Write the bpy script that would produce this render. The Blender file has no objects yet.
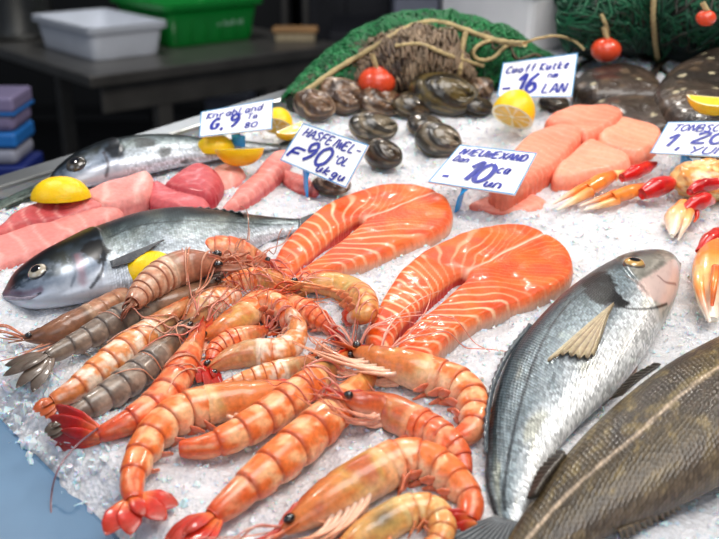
import bpy, math, random
import numpy as np
from mathutils import Matrix, Vector, noise as mnoise

random.seed(7)
RNG = np.random.default_rng(11)
PI = math.pi
scene = bpy.context.scene
COL = scene.collection

# ------------------------------------------------------------------ frames
F_PX = 1000.0
PITCH = math.radians(30.0)
H_CAM = 0.42
TILT = math.radians(8.5)            # the display slopes towards the customer
ICE_Z = 0.95
T_COUNTER = Matrix.Translation((0, 0, ICE_Z)) @ Matrix.Rotation(TILT, 4, 'X')
T_WORLD = Matrix.Identity(4)
CAM_C = np.array([0, 0, H_CAM])

def ray_c(px, py, pitch=PITCH):
    u = (np.asarray(px, float) - 359.5) / F_PX
    v = (269.5 - np.asarray(py, float)) / F_PX
    return np.stack([u, math.cos(pitch) + v * math.sin(pitch), -math.sin(pitch) + v * math.cos(pitch)], -1)

def at(px, py, z=0.0):
    d = ray_c(px, py)
    k = (np.asarray(z, float) - H_CAM) / d[..., 2]
    return CAM_C + d * k[..., None]

CAM_W = np.array(T_COUNTER @ Vector((0, 0, H_CAM)))
def atw(px, py, z):
    d = ray_c(px, py, PITCH - TILT)
    return CAM_W + d * ((z - CAM_W[2]) / d[2])
def atd(px, py, y):
    d = ray_c(px, py, PITCH - TILT)
    return CAM_W + d * ((y - CAM_W[1]) / d[1])

# ------------------------------------------------------------------ numpy noise
_P = RNG.random((64, 64, 64))
def vnoise(x, y, z=0.0):
    x, y, z = np.broadcast_arrays(np.asarray(x, float), np.asarray(y, float), np.asarray(z, float))
    xi, yi, zi = np.floor(x).astype(int), np.floor(y).astype(int), np.floor(z).astype(int)
    fx, fy, fz = x - xi, y - yi, z - zi
    fx, fy, fz = fx * fx * (3 - 2 * fx), fy * fy * (3 - 2 * fy), fz * fz * (3 - 2 * fz)
    out = 0
    for a in (0, 1):
        for b in (0, 1):
            for c in (0, 1):
                w = (fx if a else 1 - fx) * (fy if b else 1 - fy) * (fz if c else 1 - fz)
                out = out + w * _P[(xi + a) % 64, (yi + b) % 64, (zi + c) % 64]
    return out * 2 - 1
def fbm(x, y, z=0.0, o=3):
    s, a = 0, 1.0
    for i in range(o):
        s = s + a * vnoise(np.asarray(x) * 2 ** i + 13.7 * i, np.asarray(y) * 2 ** i + 7.1 * i, np.asarray(z) * 2 ** i)
        a *= .5
    return s
def sstep(a, b, x):
    t = np.clip((np.asarray(x, float) - a) / (b - a), 0, 1)
    return t * t * (3 - 2 * t)
def lin(c):
    c = np.asarray(c, float) / 255.0
    return np.where(c <= .04045, c / 12.92, ((c + .055) / 1.055) ** 2.4)
def mix(a, b, t):
    t = np.asarray(t, float)[..., None]
    return np.asarray(a, float) * (1 - t) + np.asarray(b, float) * t

# ------------------------------------------------------------------ object helpers
def mesh_obj(name, V, Fc, mat, parent=None, col=None, uv=None, smooth=True, frame=None):
    """link one mesh; V in the same frame as the parent's base point"""
    me = bpy.data.meshes.new(name)
    V = np.asarray(V, float)
    if parent is not None and 'org' in ORG.get(parent.name, {}):
        V = V - ORG[parent.name]['org']
    me.from_pydata(V.tolist(), [], [tuple(int(i) for i in f) for f in Fc])
    if smooth:
        me.polygons.foreach_set('use_smooth', [True] * len(me.polygons))
    if col is not None:
        a = me.color_attributes.new('Col', 'FLOAT_COLOR', 'POINT')
        c = np.ones((len(V), 4)); c[:, :3] = np.clip(col, 0, 1)
        a.data.foreach_set('color', c.ravel())
    if uv is not None:
        l = me.uv_layers.new(name='UVMap')
        vi = np.empty(len(me.loops), int); me.loops.foreach_get('vertex_index', vi)
        l.data.foreach_set('uv', np.asarray(uv, float)[vi].ravel())
    me.update()
    me.materials.append(mat)
    o = bpy.data.objects.new(name, me)
    COL.objects.link(o)
    if parent is not None:
        o.parent = parent
        if parent.name in ORG and ORG[parent.name].get('org') is not None:
            ORG[o.name] = {'org': ORG[parent.name]['org']}
    elif frame is not None:
        o.matrix_world = frame
    return o
ORG = {}
def tag(o, label=None, cat=None, group=None, kind=None):
    for k, v in (('label', label), ('category', cat), ('group', group), ('kind', kind)):
        if v: o[k] = v
    return o
def thing(name, label, cat, loc, group=None, frame=T_COUNTER):
    o = bpy.data.objects.new(name, None)
    o.empty_display_size = .02
    COL.objects.link(o)
    o.matrix_world = frame @ Matrix.Translation([float(v) for v in loc])
    ORG[o.name] = {'org': np.array(loc, float)}
    return tag(o, label, cat, group)

def grid_faces(n, m, wrap=True):
    i, j = np.meshgrid(np.arange(n - 1), np.arange(m if wrap else m - 1), indexing='ij')
    i, j = i.ravel(), j.ravel(); k = (j + 1) % m
    return np.stack([i * m + j, i * m + k, (i + 1) * m + k, (i + 1) * m + j], 1).tolist()
def unit(v):
    v = np.asarray(v, float)
    return v / np.maximum(np.linalg.norm(v, axis=-1, keepdims=True), 1e-9)
def catmull(P, n, closed=False):
    P = np.asarray(P, float)
    if closed:
        Q = np.concatenate([P[-1:], P, P[:2]])
    else:
        Q = np.concatenate([2 * P[:1] - P[1:2], P, 2 * P[-1:] - P[-2:-1]])
    segs = len(Q) - 3
    out = []
    per = 24
    for i in range(segs):
        t = np.linspace(0, 1, per, endpoint=False)[:, None]
        a, b, c, d = Q[i], Q[i + 1], Q[i + 2], Q[i + 3]
        out.append(.5 * ((2 * b) + (-a + c) * t + (2 * a - 5 * b + 4 * c - d) * t ** 2 + (-a + 3 * b - 3 * c + d) * t ** 3))
    out.append(Q[-2][None])
    D = np.concatenate(out)
    L = np.concatenate([[0], np.cumsum(np.linalg.norm(np.diff(D, axis=0), axis=1))])
    s = np.linspace(0, L[-1], n, endpoint=not closed)
    return np.stack([np.interp(s, L, D[:, k]) for k in range(D.shape[1])], 1)
def tangents(P):
    return unit(np.gradient(P, axis=0))
def loft(C, dor, w, hu, hd=None, m=20, cap=True):
    """tube with elliptical rings: w sideways, hu along dor, hd against it"""
    C = np.asarray(C, float); n = len(C)
    T = tangents(C)
    dor = np.broadcast_to(np.asarray(dor, float), C.shape)
    D = unit(dor - (dor * T).sum(1, keepdims=True) * T)
    Lt = np.cross(T, D)
    hd = hu if hd is None else hd
    a = np.linspace(0, 2 * PI, m, endpoint=False)
    ca, sa = np.cos(a), np.sin(a)
    w, hu, hd = (np.broadcast_to(np.asarray(q, float), (n,)) for q in (w, hu, hd))
    hh = np.where(ca[None] > 0, hu[:, None], hd[:, None]) * ca[None]
    V = C[:, None] + D[:, None] * hh[..., None] + Lt[:, None] * (w[:, None] * sa[None])[..., None]
    V = V.reshape(-1, 3)
    Fc = grid_faces(n, m)
    if cap:
        Fc.append(list(range(m))); Fc.append(list(range((n - 1) * m, n * m))[::-1])
    return V, Fc, a, D, Lt, T
class MB:
    """collects pieces of ONE part"""
    def __init__(s): s.V, s.F, s.C, s.n = [], [], [], 0
    def add(s, V, Fc, col=None):
        V = np.asarray(V, float)
        s.V.append(V); s.F += [[i + s.n for i in f] for f in Fc]; s.n += len(V)
        if col is not None: s.C.append(np.broadcast_to(col, (len(V), 3)))
    def tube(s, P, r, m=6, col=None, n=None):
        P = np.asarray(P, float)
        if n: P = catmull(P, n)
        r = np.broadcast_to(np.asarray(r, float), (len(P),))
        T = tangents(P)
        up = np.array([.13, .21, .97])
        V, Fc, *_ = loft(P, up, r, r, m=m)
        s.add(V, Fc, col)
    def box(s, lo, hi, M=None, bev=0.0):
        V, Fc = bevel_box(lo, hi, bev)
        if M is not None: V = np.array([M @ Vector(v) for v in V])
        s.add(V, Fc)
    def build(s, name, mat, parent=None, smooth=True, frame=None):
        return mesh_obj(name, np.concatenate(s.V), s.F, mat, parent, np.concatenate(s.C) if s.C else None, None, smooth, frame)
def bevel_box(lo, hi, b):
    import bmesh
    bm = bmesh.new(); bmesh.ops.create_cube(bm, size=1)
    for v in bm.verts:
        v.co = Vector([lo[k] + (v.co[k] + .5) * (hi[k] - lo[k]) for k in range(3)])
    if b > 0: bmesh.ops.bevel(bm, geom=bm.edges[:], offset=b, segments=2, affect='EDGES', profile=.5)
    bm.verts.index_update()
    V = np.array([v.co[:] for v in bm.verts]); Fc = [[v.index for v in f.verts] for f in bm.faces]
    bm.free(); return V, Fc
def ellipsoid(c, ax, n=12, m=16):
    """ax: 3x3 rows = scaled axes"""
    th = np.linspace(0, PI, n); ph = np.linspace(0, 2 * PI, m, endpoint=False)
    S = np.stack([np.sin(th)[:, None] * np.cos(ph), np.sin(th)[:, None] * np.sin(ph), np.cos(th)[:, None] + 0 * ph], -1).reshape(-1, 3)
    return np.asarray(c) + S @ np.asarray(ax), grid_faces(n, m), S

# ------------------------------------------------------------------ materials
def new_mat(name):
    m = bpy.data.materials.new(name); m.use_nodes = True
    nt = m.node_tree; b = nt.nodes['Principled BSDF']
    return m, nt, b
def setp(b, **k):
    names = {'rough': 'Roughness', 'metal': 'Metallic', 'spec': 'Specular IOR Level', 'coat': 'Coat Weight', 'coat_r': 'Coat Roughness',
             'sss': 'Subsurface Weight', 'sss_s': 'Subsurface Scale', 'trans': 'Transmission Weight', 'ior': 'IOR'}
    for q, v in k.items(): b.inputs[names[q]].default_value = v
def bump(nt, b, kind, scale, strength, dist=.002, uv=None, coord='Object', detail=3):
    tc = nt.nodes.new('ShaderNodeTexCoord')
    if kind == 'noise':
        t = nt.nodes.new('ShaderNodeTexNoise'); t.inputs['Scale'].default_value = scale; t.inputs['Detail'].default_value = detail; out = t.outputs['Fac']
    else:
        t = nt.nodes.new('ShaderNodeTexVoronoi'); t.inputs['Scale'].default_value = scale; out = t.outputs['Distance']
    nt.links.new(tc.outputs['UV' if coord == 'UV' else coord], t.inputs['Vector'])
    bp = nt.nodes.new('ShaderNodeBump'); bp.inputs['Strength'].default_value = strength; bp.inputs['Distance'].default_value = dist
    nt.links.new(out, bp.inputs['Height'])
    nt.links.new(bp.outputs['Normal'], b.inputs['Normal'])
    return t, bp
def mat_plain(name, rgb, bumpspec=None, var=.12, vscale=20, **k):
    m, nt, b = new_mat(name)
    c = lin(rgb)
    tc = nt.nodes.new('ShaderNodeTexCoord'); n = nt.nodes.new('ShaderNodeTexNoise'); n.inputs['Scale'].default_value = vscale
    n.inputs['Detail'].default_value = 4
    nt.links.new(tc.outputs['Object'], n.inputs['Vector'])
    r = nt.nodes.new('ShaderNodeValToRGB'); r.color_ramp.elements[0].position = .3; r.color_ramp.elements[1].position = .7
    r.color_ramp.elements[0].color = (*np.clip(c * (1 - var), 0, 1), 1); r.color_ramp.elements[1].color = (*np.clip(c * (1 + var), 0, 1), 1)
    nt.links.new(n.outputs['Fac'], r.inputs['Fac']); nt.links.new(r.outputs['Color'], b.inputs['Base Color'])
    setp(b, **k)
    if bumpspec: bump(nt, b, *bumpspec)
    return m
def mat_attr(name, bumpspec=None, var=.15, vscale=300, **k):
    """colour stored on the mesh, broken up with fine noise"""
    m, nt, b = new_mat(name)
    at_ = nt.nodes.new('ShaderNodeAttribute'); at_.attribute_name = 'Col'
    tc = nt.nodes.new('ShaderNodeTexCoord'); n = nt.nodes.new('ShaderNodeTexNoise'); n.inputs['Scale'].default_value = vscale
    n.inputs['Detail'].default_value = 3
    nt.links.new(tc.outputs['Object'], n.inputs['Vector'])
    mp = nt.nodes.new('ShaderNodeMapRange'); mp.inputs['From Min'].default_value = .3; mp.inputs['From Max'].default_value = .7
    mp.inputs['To Min'].default_value = 1 - var; mp.inputs['To Max'].default_value = 1 + var
    nt.links.new(n.outputs['Fac'], mp.inputs['Value'])
    vm = nt.nodes.new('ShaderNodeVectorMath'); vm.operation = 'SCALE'
    nt.links.new(at_.outputs['Color'], vm.inputs[0]); nt.links.new(mp.outputs['Result'], vm.inputs['Scale'])
    nt.links.new(vm.outputs['Vector'], b.inputs['Base Color'])
    setp(b, **k)
    if 'sss' in k: b.inputs['Subsurface Radius'].default_value = (1, .45, .3)
    if bumpspec: bump(nt, b, *bumpspec)
    return m
def mat_scales(name, su, sv, strength, rough, metal=0.0, var=.3, spec=.6, dark=.55):
    """overlapping fish scales from UV (metres along, metres around)"""
    m, nt, b = new_mat(name)
    at_ = nt.nodes.new('ShaderNodeAttribute'); at_.attribute_name = 'Col'
    uv = nt.nodes.new('ShaderNodeTexCoord')
    mp = nt.nodes.new('ShaderNodeMapping'); mp.inputs['Scale'].default_value = (su, sv, 1)
    nt.links.new(uv.outputs['UV'], mp.inputs['Vector'])
    v = nt.nodes.new('ShaderNodeTexVoronoi'); v.inputs['Scale'].default_value = 1; v.inputs['Randomness'].default_value = .35; v.voronoi_dimensions = '2D'
    nt.links.new(mp.outputs['Vector'], v.inputs['Vector'])
    bp = nt.nodes.new('ShaderNodeBump'); bp.inputs['Strength'].default_value = strength; bp.inputs['Distance'].default_value = .0012; bp.invert = True
    nt.links.new(v.outputs['Distance'], bp.inputs['Height']); nt.links.new(bp.outputs['Normal'], b.inputs['Normal'])
    sep = nt.nodes.new('ShaderNodeSeparateColor'); nt.links.new(v.outputs['Color'], sep.inputs['Color'])
    mr = nt.nodes.new('ShaderNodeMapRange'); mr.inputs['To Min'].default_value = 1 - var; mr.inputs['To Max'].default_value = 1 + var
    nt.links.new(sep.outputs['Red'], mr.inputs['Value'])
    ed = nt.nodes.new('ShaderNodeMapRange'); ed.inputs['From Min'].default_value = .25; ed.inputs['From Max'].default_value = .7
    ed.inputs['To Min'].default_value = 1.08; ed.inputs['To Max'].default_value = dark
    nt.links.new(v.outputs['Distance'], ed.inputs['Value'])
    mu = nt.nodes.new('ShaderNodeMath'); mu.operation = 'MULTIPLY'
    nt.links.new(mr.outputs['Result'], mu.inputs[0]); nt.links.new(ed.outputs['Result'], mu.inputs[1])
    # the attribute alpha-free mask: scales fade on head
    ms = nt.nodes.new('ShaderNodeAttribute'); ms.attribute_name = 'Scl'
    mm = nt.nodes.new('ShaderNodeMix'); mm.data_type = 'FLOAT'; mm.inputs[2].default_value = 1.0
    nt.links.new(ms.outputs['Fac'], mm.inputs[0]); nt.links.new(mu.outputs['Value'], mm.inputs[3])
    ml = nt.nodes.new('ShaderNodeMath'); ml.operation = 'MULTIPLY'; ml.inputs[1].default_value = strength
    nt.links.new(ms.outputs['Fac'], ml.inputs[0]); nt.links.new(ml.outputs['Value'], bp.inputs['Strength'])
    vm = nt.nodes.new('ShaderNodeVectorMath'); vm.operation = 'SCALE'
    nt.links.new(at_.outputs['Color'], vm.inputs[0]); nt.links.new(mm.outputs[0], vm.inputs['Scale'])
    nt.links.new(vm.outputs['Vector'], b.inputs['Base Color'])
    setp(b, rough=rough, metal=metal, spec=spec)
    return m

def mat_ice(name, scale, strength, rgb, rough=.3, sss=.6):
    m, nt, b = new_mat(name)
    tc = nt.nodes.new('ShaderNodeTexCoord')
    v = nt.nodes.new('ShaderNodeTexVoronoi'); v.inputs['Scale'].default_value = scale; v.feature = 'F1'
    n = nt.nodes.new('ShaderNodeTexNoise'); n.inputs['Scale'].default_value = scale * .35; n.inputs['Detail'].default_value = 6
    n.inputs['Roughness'].default_value = .7
    nt.links.new(tc.outputs['Object'], v.inputs['Vector']); nt.links.new(tc.outputs['Object'], n.inputs['Vector'])
    ad = nt.nodes.new('ShaderNodeMath'); ad.operation = 'ADD'
    nt.links.new(v.outputs['Distance'], ad.inputs[0]); nt.links.new(n.outputs['Fac'], ad.inputs[1])
    bp = nt.nodes.new('ShaderNodeBump'); bp.inputs['Strength'].default_value = strength; bp.inputs['Distance'].default_value = .003
    nt.links.new(ad.outputs['Value'], bp.inputs['Height']); nt.links.new(bp.outputs['Normal'], b.inputs['Normal'])
    r = nt.nodes.new('ShaderNodeValToRGB'); c = lin(rgb)
    r.color_ramp.elements[0].position = .35; r.color_ramp.elements[1].position = .65
    r.color_ramp.elements[0].color = (*np.clip(c * .80, 0, 1), 1); r.color_ramp.elements[1].color = (*np.clip(c * 1.06, 0, 1), 1)
    nt.links.new(n.outputs['Fac'], r.inputs['Fac']); nt.links.new(r.outputs['Color'], b.inputs['Base Color'])
    setp(b, rough=rough, sss=sss, sss_s=.012, spec=.5)
    b.inputs['Subsurface Radius'].default_value = (.8, .9, 1)
    return m

M = {}
M['ice'] = mat_ice('crushed_ice', 330, .55, (226, 226, 230), .3)
M['chip'] = mat_plain('ice_chip', (230, 232, 236), ('noise', 300, .25, .001), .05, 60, rough=.16, sss=.7, sss_s=.006)
M['prawn'] = mat_attr('prawn_shell', ('noise', 420, .25, .001), .18, 330, rough=.36, spec=.45, coat=.4, coat_r=.12, sss=.12, sss_s=.006)
M['prawn_thin'] = mat_attr('prawn_limb', None, .15, 400, rough=.3, spec=.5, coat=.3, sss=.2, sss_s=.003)
M['flesh'] = mat_attr('fish_flesh', ('noise', 330, .45, .0012), .10, 220, rough=.46, spec=.3, coat=.13, coat_r=.12, sss=.16, sss_s=.008)
M['bream'] = mat_scales('bream_skin', 420, 380, .3, .3, .25, .42, .5, .8)
M['bass'] = mat_scales('bass_skin', 460, 420, .25, .3, .25, .34, .5, .8)
M['darkfish'] = mat_scales('dark_fish_skin', 300, 300, .4, .34, .0, .35, .5, .7)
M['fin'] = mat_attr('fin', ('noise', 300, .2, .001), .2, 250, rough=.3, spec=.5, sss=.1, sss_s=.003)
M['eye'] = mat_attr('fish_eye', None, .05, 100, rough=.06, spec=.7, coat=.8, coat_r=.03)
M['shell'] = mat_attr('shellfish', ('noise', 200, .5, .002), .3, 150, rough=.3, spec=.5, coat=.5, coat_r=.12)
M['flat'] = mat_attr('flatfish_skin', ('noise', 110, .7, .004), .35, 120, rough=.34, spec=.45, coat=.3, coat_r=.15)
M['lemon'] = mat_plain('lemon_rind', (250, 204, 12), ('noise', 420, .35, .0015), .05, 60, rough=.34, sss=.15, sss_s=.006)
M['lemonflesh'] = mat_attr('lemon_flesh', ('voronoi', 260, .4, .001), .1, 200, rough=.25, sss=.3, sss_s=.006, coat=.3)
M['claw'] = mat_attr('claw_shell', ('noise', 300, .25, .001), .14, 160, rough=.28, spec=.5, coat=.5, coat_r=.1, sss=.12, sss_s=.004)
M['card'] = mat_plain('white_card', (240, 241, 243), None, .015, 30, rough=.35, spec=.5)
M['ink'] = mat_plain('blue_ink', (20, 38, 150), None, .2, 120, rough=.4)
M['bluetrim'] = mat_plain('card_edge', (70, 150, 205), None, .05, 60, rough=.35)
M['clip'] = mat_plain('blue_clip', (30, 165, 240), None, .04, 60, rough=.3, coat=.3)
M['steelblue'] = mat_plain('painted_counter', (86, 120, 150), ('noise', 60, .1, .001), .12, 14, rough=.42, spec=.4)
M['steel'] = mat_plain('brushed_steel', (150, 152, 152), ('noise', 60, .08, .001), .1, 12, rough=.33, metal=.9)
M['darksteel'] = mat_plain('dull_steel', (118, 114, 108), ('noise', 40, .08, .001), .2, 8, rough=.36, metal=.7)
M['whiteplastic'] = mat_plain('white_plastic', (226, 229, 236), None, .04, 12, rough=.4)
M['greyplastic'] = mat_plain('grey_plastic', (150, 152, 168), None, .05, 10, rough=.4)
M['greenplastic'] = mat_plain('green_plastic', (12, 140, 52), None, .06, 12, rough=.35)
M['blueplastic'] = mat_plain('blue_plastic', (40, 110, 185), None, .06, 12, rough=.35)
M['navyplastic'] = mat_plain('navy_plastic', (24, 40, 110), None, .06, 12, rough=.4)
M['lilacplastic'] = mat_plain('lilac_plastic', (126, 116, 150), None, .06, 12, rough=.4)
M['paper'] = mat_plain('print', (150, 200, 165), None, .05, 20, rough=.5)
M['dark'] = mat_plain('dark_surface', (15, 15, 17), None, .25, 5, rough=.6)
M['darkgrey'] = mat_plain('charcoal', (40, 40, 46), None, .2, 4, rough=.55)
M['greyblue'] = mat_plain('grey_board', (96, 98, 110), None, .15, 4, rough=.55)
M['polystyrene'] = mat_plain('polystyrene', (222, 220, 222), ('voronoi', 120, .2, .001), .05, 12, rough=.6)
M['wood'] = mat_plain('worn_wood', (172, 128, 80), ('noise', 60, .2, .002), .25, 14, rough=.55)
M['woodpale'] = mat_plain('pale_bristle', (206, 186, 150), ('noise', 200, .5, .002), .2, 90, rough=.7)
M['rope'] = mat_plain('hemp_rope', (176, 156, 112), ('noise', 300, .6, .002), .22, 160, rough=.8)
M['float'] = mat_plain('red_float', (214, 70, 36), ('noise', 60, .15, .002), .15, 25, rough=.32, coat=.3)
M['netg'] = mat_attr('green_netting', None, .3, 90, rough=.6)
M['floor'] = mat_plain('dark_floor', (18, 18, 20), ('noise', 20, .2, .003), .3, 4, rough=.4)
M['wall'] = mat_plain('dark_wall', (18, 18, 21), None, .3, 2, rough=.7)

# ------------------------------------------------------------------ the counter and the ice
pA, pB = at(0, 421, -.018)[:2], at(117, 539, -.018)[:2]
ex = unit(pB - pA)                                   # along the left edge, towards the viewer
ey = np.array([-ex[1], ex[0]])
if ey[1] < 0: ey = -ey                                # along the back edge, away to the right
q0, q1 = at(0, 193, 0)[:2], at(560, 28, 0)[:2]
bq = unit(q1 - q0)
# corner
A_ = np.stack([ex, -ey], 1); sol = np.linalg.solve(A_, q0 - pA); K = pA + ex * sol[0]
def ab(a, b, z=0.0):
    a, b = np.broadcast_arrays(np.asarray(a, float), np.asarray(b, float))
    xy = K + a[..., None] * ex + b[..., None] * ey
    return np.concatenate([xy, np.broadcast_to(np.asarray(z, float), a.shape)[..., None]], -1)
LA, LB = 1.30, 2.05

def ice_h(x, y):
    return .0045 * fbm(x * 16, y * 16, 3.3, 3) + .0022 * fbm(x * 90, y * 90, 9.1, 2)

def build_ice():
    na, nb = 320, 500
    a = np.linspace(-.012, LA, na); b = np.linspace(-.002, LB, nb)
    Aa, Bb = np.meshgrid(a, b, indexing='ij')
    ragged = .010 * fbm(Aa * 30, Bb * 30, 1.0, 3)
    P = ab(Aa, Bb)
    z = ice_h(P[..., 0], P[..., 1])
    edge = np.minimum(Aa, Bb) + ragged
    z = z - .022 * (1 - sstep(-.01, .028, edge))
    P[..., 2] = z
    o = mesh_obj('crushed_ice', P.reshape(-1, 3), grid_faces(na, nb, False), M['ice'], frame=T_COUNTER)
    tag(o, 'bed of white crushed ice spread over the whole sloping counter', 'ice', kind='stuff')
    # loose chips
    N = 26000
    ca = RNG.random(N * 4) * 1.3 - .02; cb = RNG.random(N * 4) * 1.7 - .012
    P = ab(ca, cb)
    # keep what a camera near the photograph's could see
    d = P - CAM_C
    fw = np.array([0, math.cos(PITCH), -math.sin(PITCH)]); up = np.array([0, math.sin(PITCH), math.cos(PITCH)])
    dep = d @ fw
    keep = (dep > .3) & (np.abs(d[:, 0] / dep) < .46) & (np.abs((d @ up) / dep) < .36)
    P = P[keep][:N]; ca = ca[keep][:N]; cb = cb[keep][:N]
    z0 = ice_h(P[:, 0], P[:, 1]) - .022 * (1 - sstep(-.01, .028, np.minimum(ca, cb)))
    n = len(P)
    size = .0009 + .0024 * RNG.random(n) ** 2.6
    edgechip = np.minimum(ca, cb) < .05
    size = np.where(edgechip, size * 1.5, size)
    base = np.array([[1, 0, 0], [-1, 0, 0], [0, 1, 0], [0, -1, 0], [0, 0, 1], [0, 0, -1], [.6, .6, .5], [-.6, .5, .55]])
    tri = [(0, 6, 4), (0, 2, 6), (2, 4, 6), (2, 7, 4), (2, 1, 7), (1, 4, 7), (1, 3, 4), (3, 0, 4), (2, 0, 5), (1, 2, 5), (3, 1, 5), (0, 3, 5)]
    Q = base[None] * (.6 + .6 * RNG.random((n, 8, 1))) + .22 * RNG.standard_normal((n, 8, 3))
    R = RNG.standard_normal((n, 3, 3)); R, _ = np.linalg.qr(R)
    Q = np.einsum('nij,nkj->nki', R, Q * np.array([1.25, 1, .8]))
    Q = Q * size[:, None, None]
    Q[..., 2] += (z0 - size * .15)[:, None]; Q[..., 0] += P[:, 0:1]; Q[..., 1] += P[:, 1:2]
    Fc = (np.array(tri)[None] + (np.arange(n) * 8)[:, None, None]).reshape(-1, 3)
    o = mesh_obj('ice_chip', Q.reshape(-1, 3), Fc.tolist(), M['chip'], smooth=False, frame=T_COUNTER)
    tag(o, 'loose glassy chips of crushed ice scattered over the ice bed', 'ice', kind='stuff')
build_ice()

def counter():
    c = thing('display_counter', 'sloping fishmonger display counter with blue grey painted edge under the ice', 'counter', ab(LA / 2, LB / 2, -.06))
    def slab_ab(name, a0, a1, b0, b1, z0, z1, mat, bev=.004):
        V, Fc = bevel_box((a0, b0, z0), (a1, b1, z1), bev)
        W = ab(V[:, 0], V[:, 1], V[:, 2])
        return mesh_obj(name, W, Fc, mat, c, smooth=False)
    slab_ab('tray', -.02, LA + .02, .004, LB + .02, -.06, -.024, M['steel'])
    o = slab_ab('side_panel', -.02, LA + .02, -.30, .003, -.05, -.018, M['steelblue'])
    o['label'] = 'blue grey painted side ledge'
    o = slab_ab('back_rim', -.05, -.021, -.02, LB, -.05, -.004, M['steel']); o['label'] = 'bare steel back rim'
    slab_ab('cabinet', .1, LA - .05, .05, LB - .05, -.62, -.061, M['darkgrey'])
counter()

# ------------------------------------------------------------------ obstacles for piling
SPH_P, SPH_R = [], []
def add_sph(P, r):
    for p, q in zip(np.asarray(P), np.broadcast_to(r, (len(P),))):
        SPH_P.append(p); SPH_R.append(q)
def drape(xy, base=.003):
    """height of what lies below the points xy"""
    z = np.full(len(xy), base)
    if SPH_P:
        S = np.array(SPH_P); R = np.array(SPH_R)
        d2 = ((xy[:, None] - S[None, :, :2]) ** 2).sum(-1)
        h = np.where(d2 < R[None] ** 2, S[None, :, 2] + np.sqrt(np.maximum(R[None] ** 2 - d2, 0)), -1)
        z = np.maximum(z, h.max(1))
    return z
def pile(px, r, slack=.78, zmax=.075, zmin=None):
    """lowest heights at which spheres seen at pixels px clear everything laid so far"""
    n = len(px)
    zr = r * .82 if zmin is None else np.maximum(r * .82, zmin)
    out = np.array(zr)
    if not SPH_P: return out
    S = np.array(SPH_P); R = np.array(SPH_R)
    for i in range(n):
        for z in np.arange(zr[i], zmax, .0015):
            p = at(px[i, 0], px[i, 1], z)
            if np.all(((S - p) ** 2).sum(1) > (slack * (R + r[i])) ** 2): break
        out[i] = z
    return out

# ------------------------------------------------------------------ prawns
SCH = {
    'orange': dict(base=(234, 120, 56), dark=(186, 62, 24), pale=(246, 190, 138), belly=(240, 205, 170), car=(214, 122, 62), car2=(206, 160, 84), tail=(198, 36, 18), leg=(236, 184, 160)),
    'red': dict(base=(228, 104, 54), dark=(176, 54, 28), pale=(242, 168, 120), belly=(238, 190, 160), car=(206, 98, 52), car2=(196, 128, 76), tail=(190, 24, 16), leg=(234, 172, 150)),
    'pale': dict(base=(226, 142, 82), dark=(196, 92, 46), pale=(246, 226, 204), belly=(240, 220, 200), car=(196, 132, 86), car2=(200, 168, 120), tail=(196, 92, 46), leg=(230, 180, 152)),
    'tan': dict(base=(222, 150, 82), dark=(200, 92, 44), pale=(226, 196, 132), belly=(236, 180, 120), car=(214, 156, 84), car2=(196, 164, 96), tail=(206, 60, 34), leg=(224, 110, 66)),
    'grey': dict(base=(122, 106, 94), dark=(70, 58, 52), pale=(164, 146, 130), belly=(170, 150, 132), car=(140, 100, 74), car2=(104, 84, 66), tail=(96, 82, 70), leg=(214, 130, 96)),
    'brown': dict(base=(166, 112, 82), dark=(100, 66, 48), pale=(196, 156, 126), belly=(190, 150, 124), car=(136, 90, 64), car2=(96, 70, 52), tail=(130, 90, 66), leg=(216, 128, 92)),
    'pinkgrey': dict(base=(196, 142, 112), dark=(160, 92, 66), pale=(222, 190, 164), belly=(216, 186, 164), car=(186, 124, 96), car2=(170, 140, 116), tail=(164, 100, 76), leg=(220, 140, 104)),
}
PRAWNS = []          # kept for the antennae, laid once everything is piled
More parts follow.
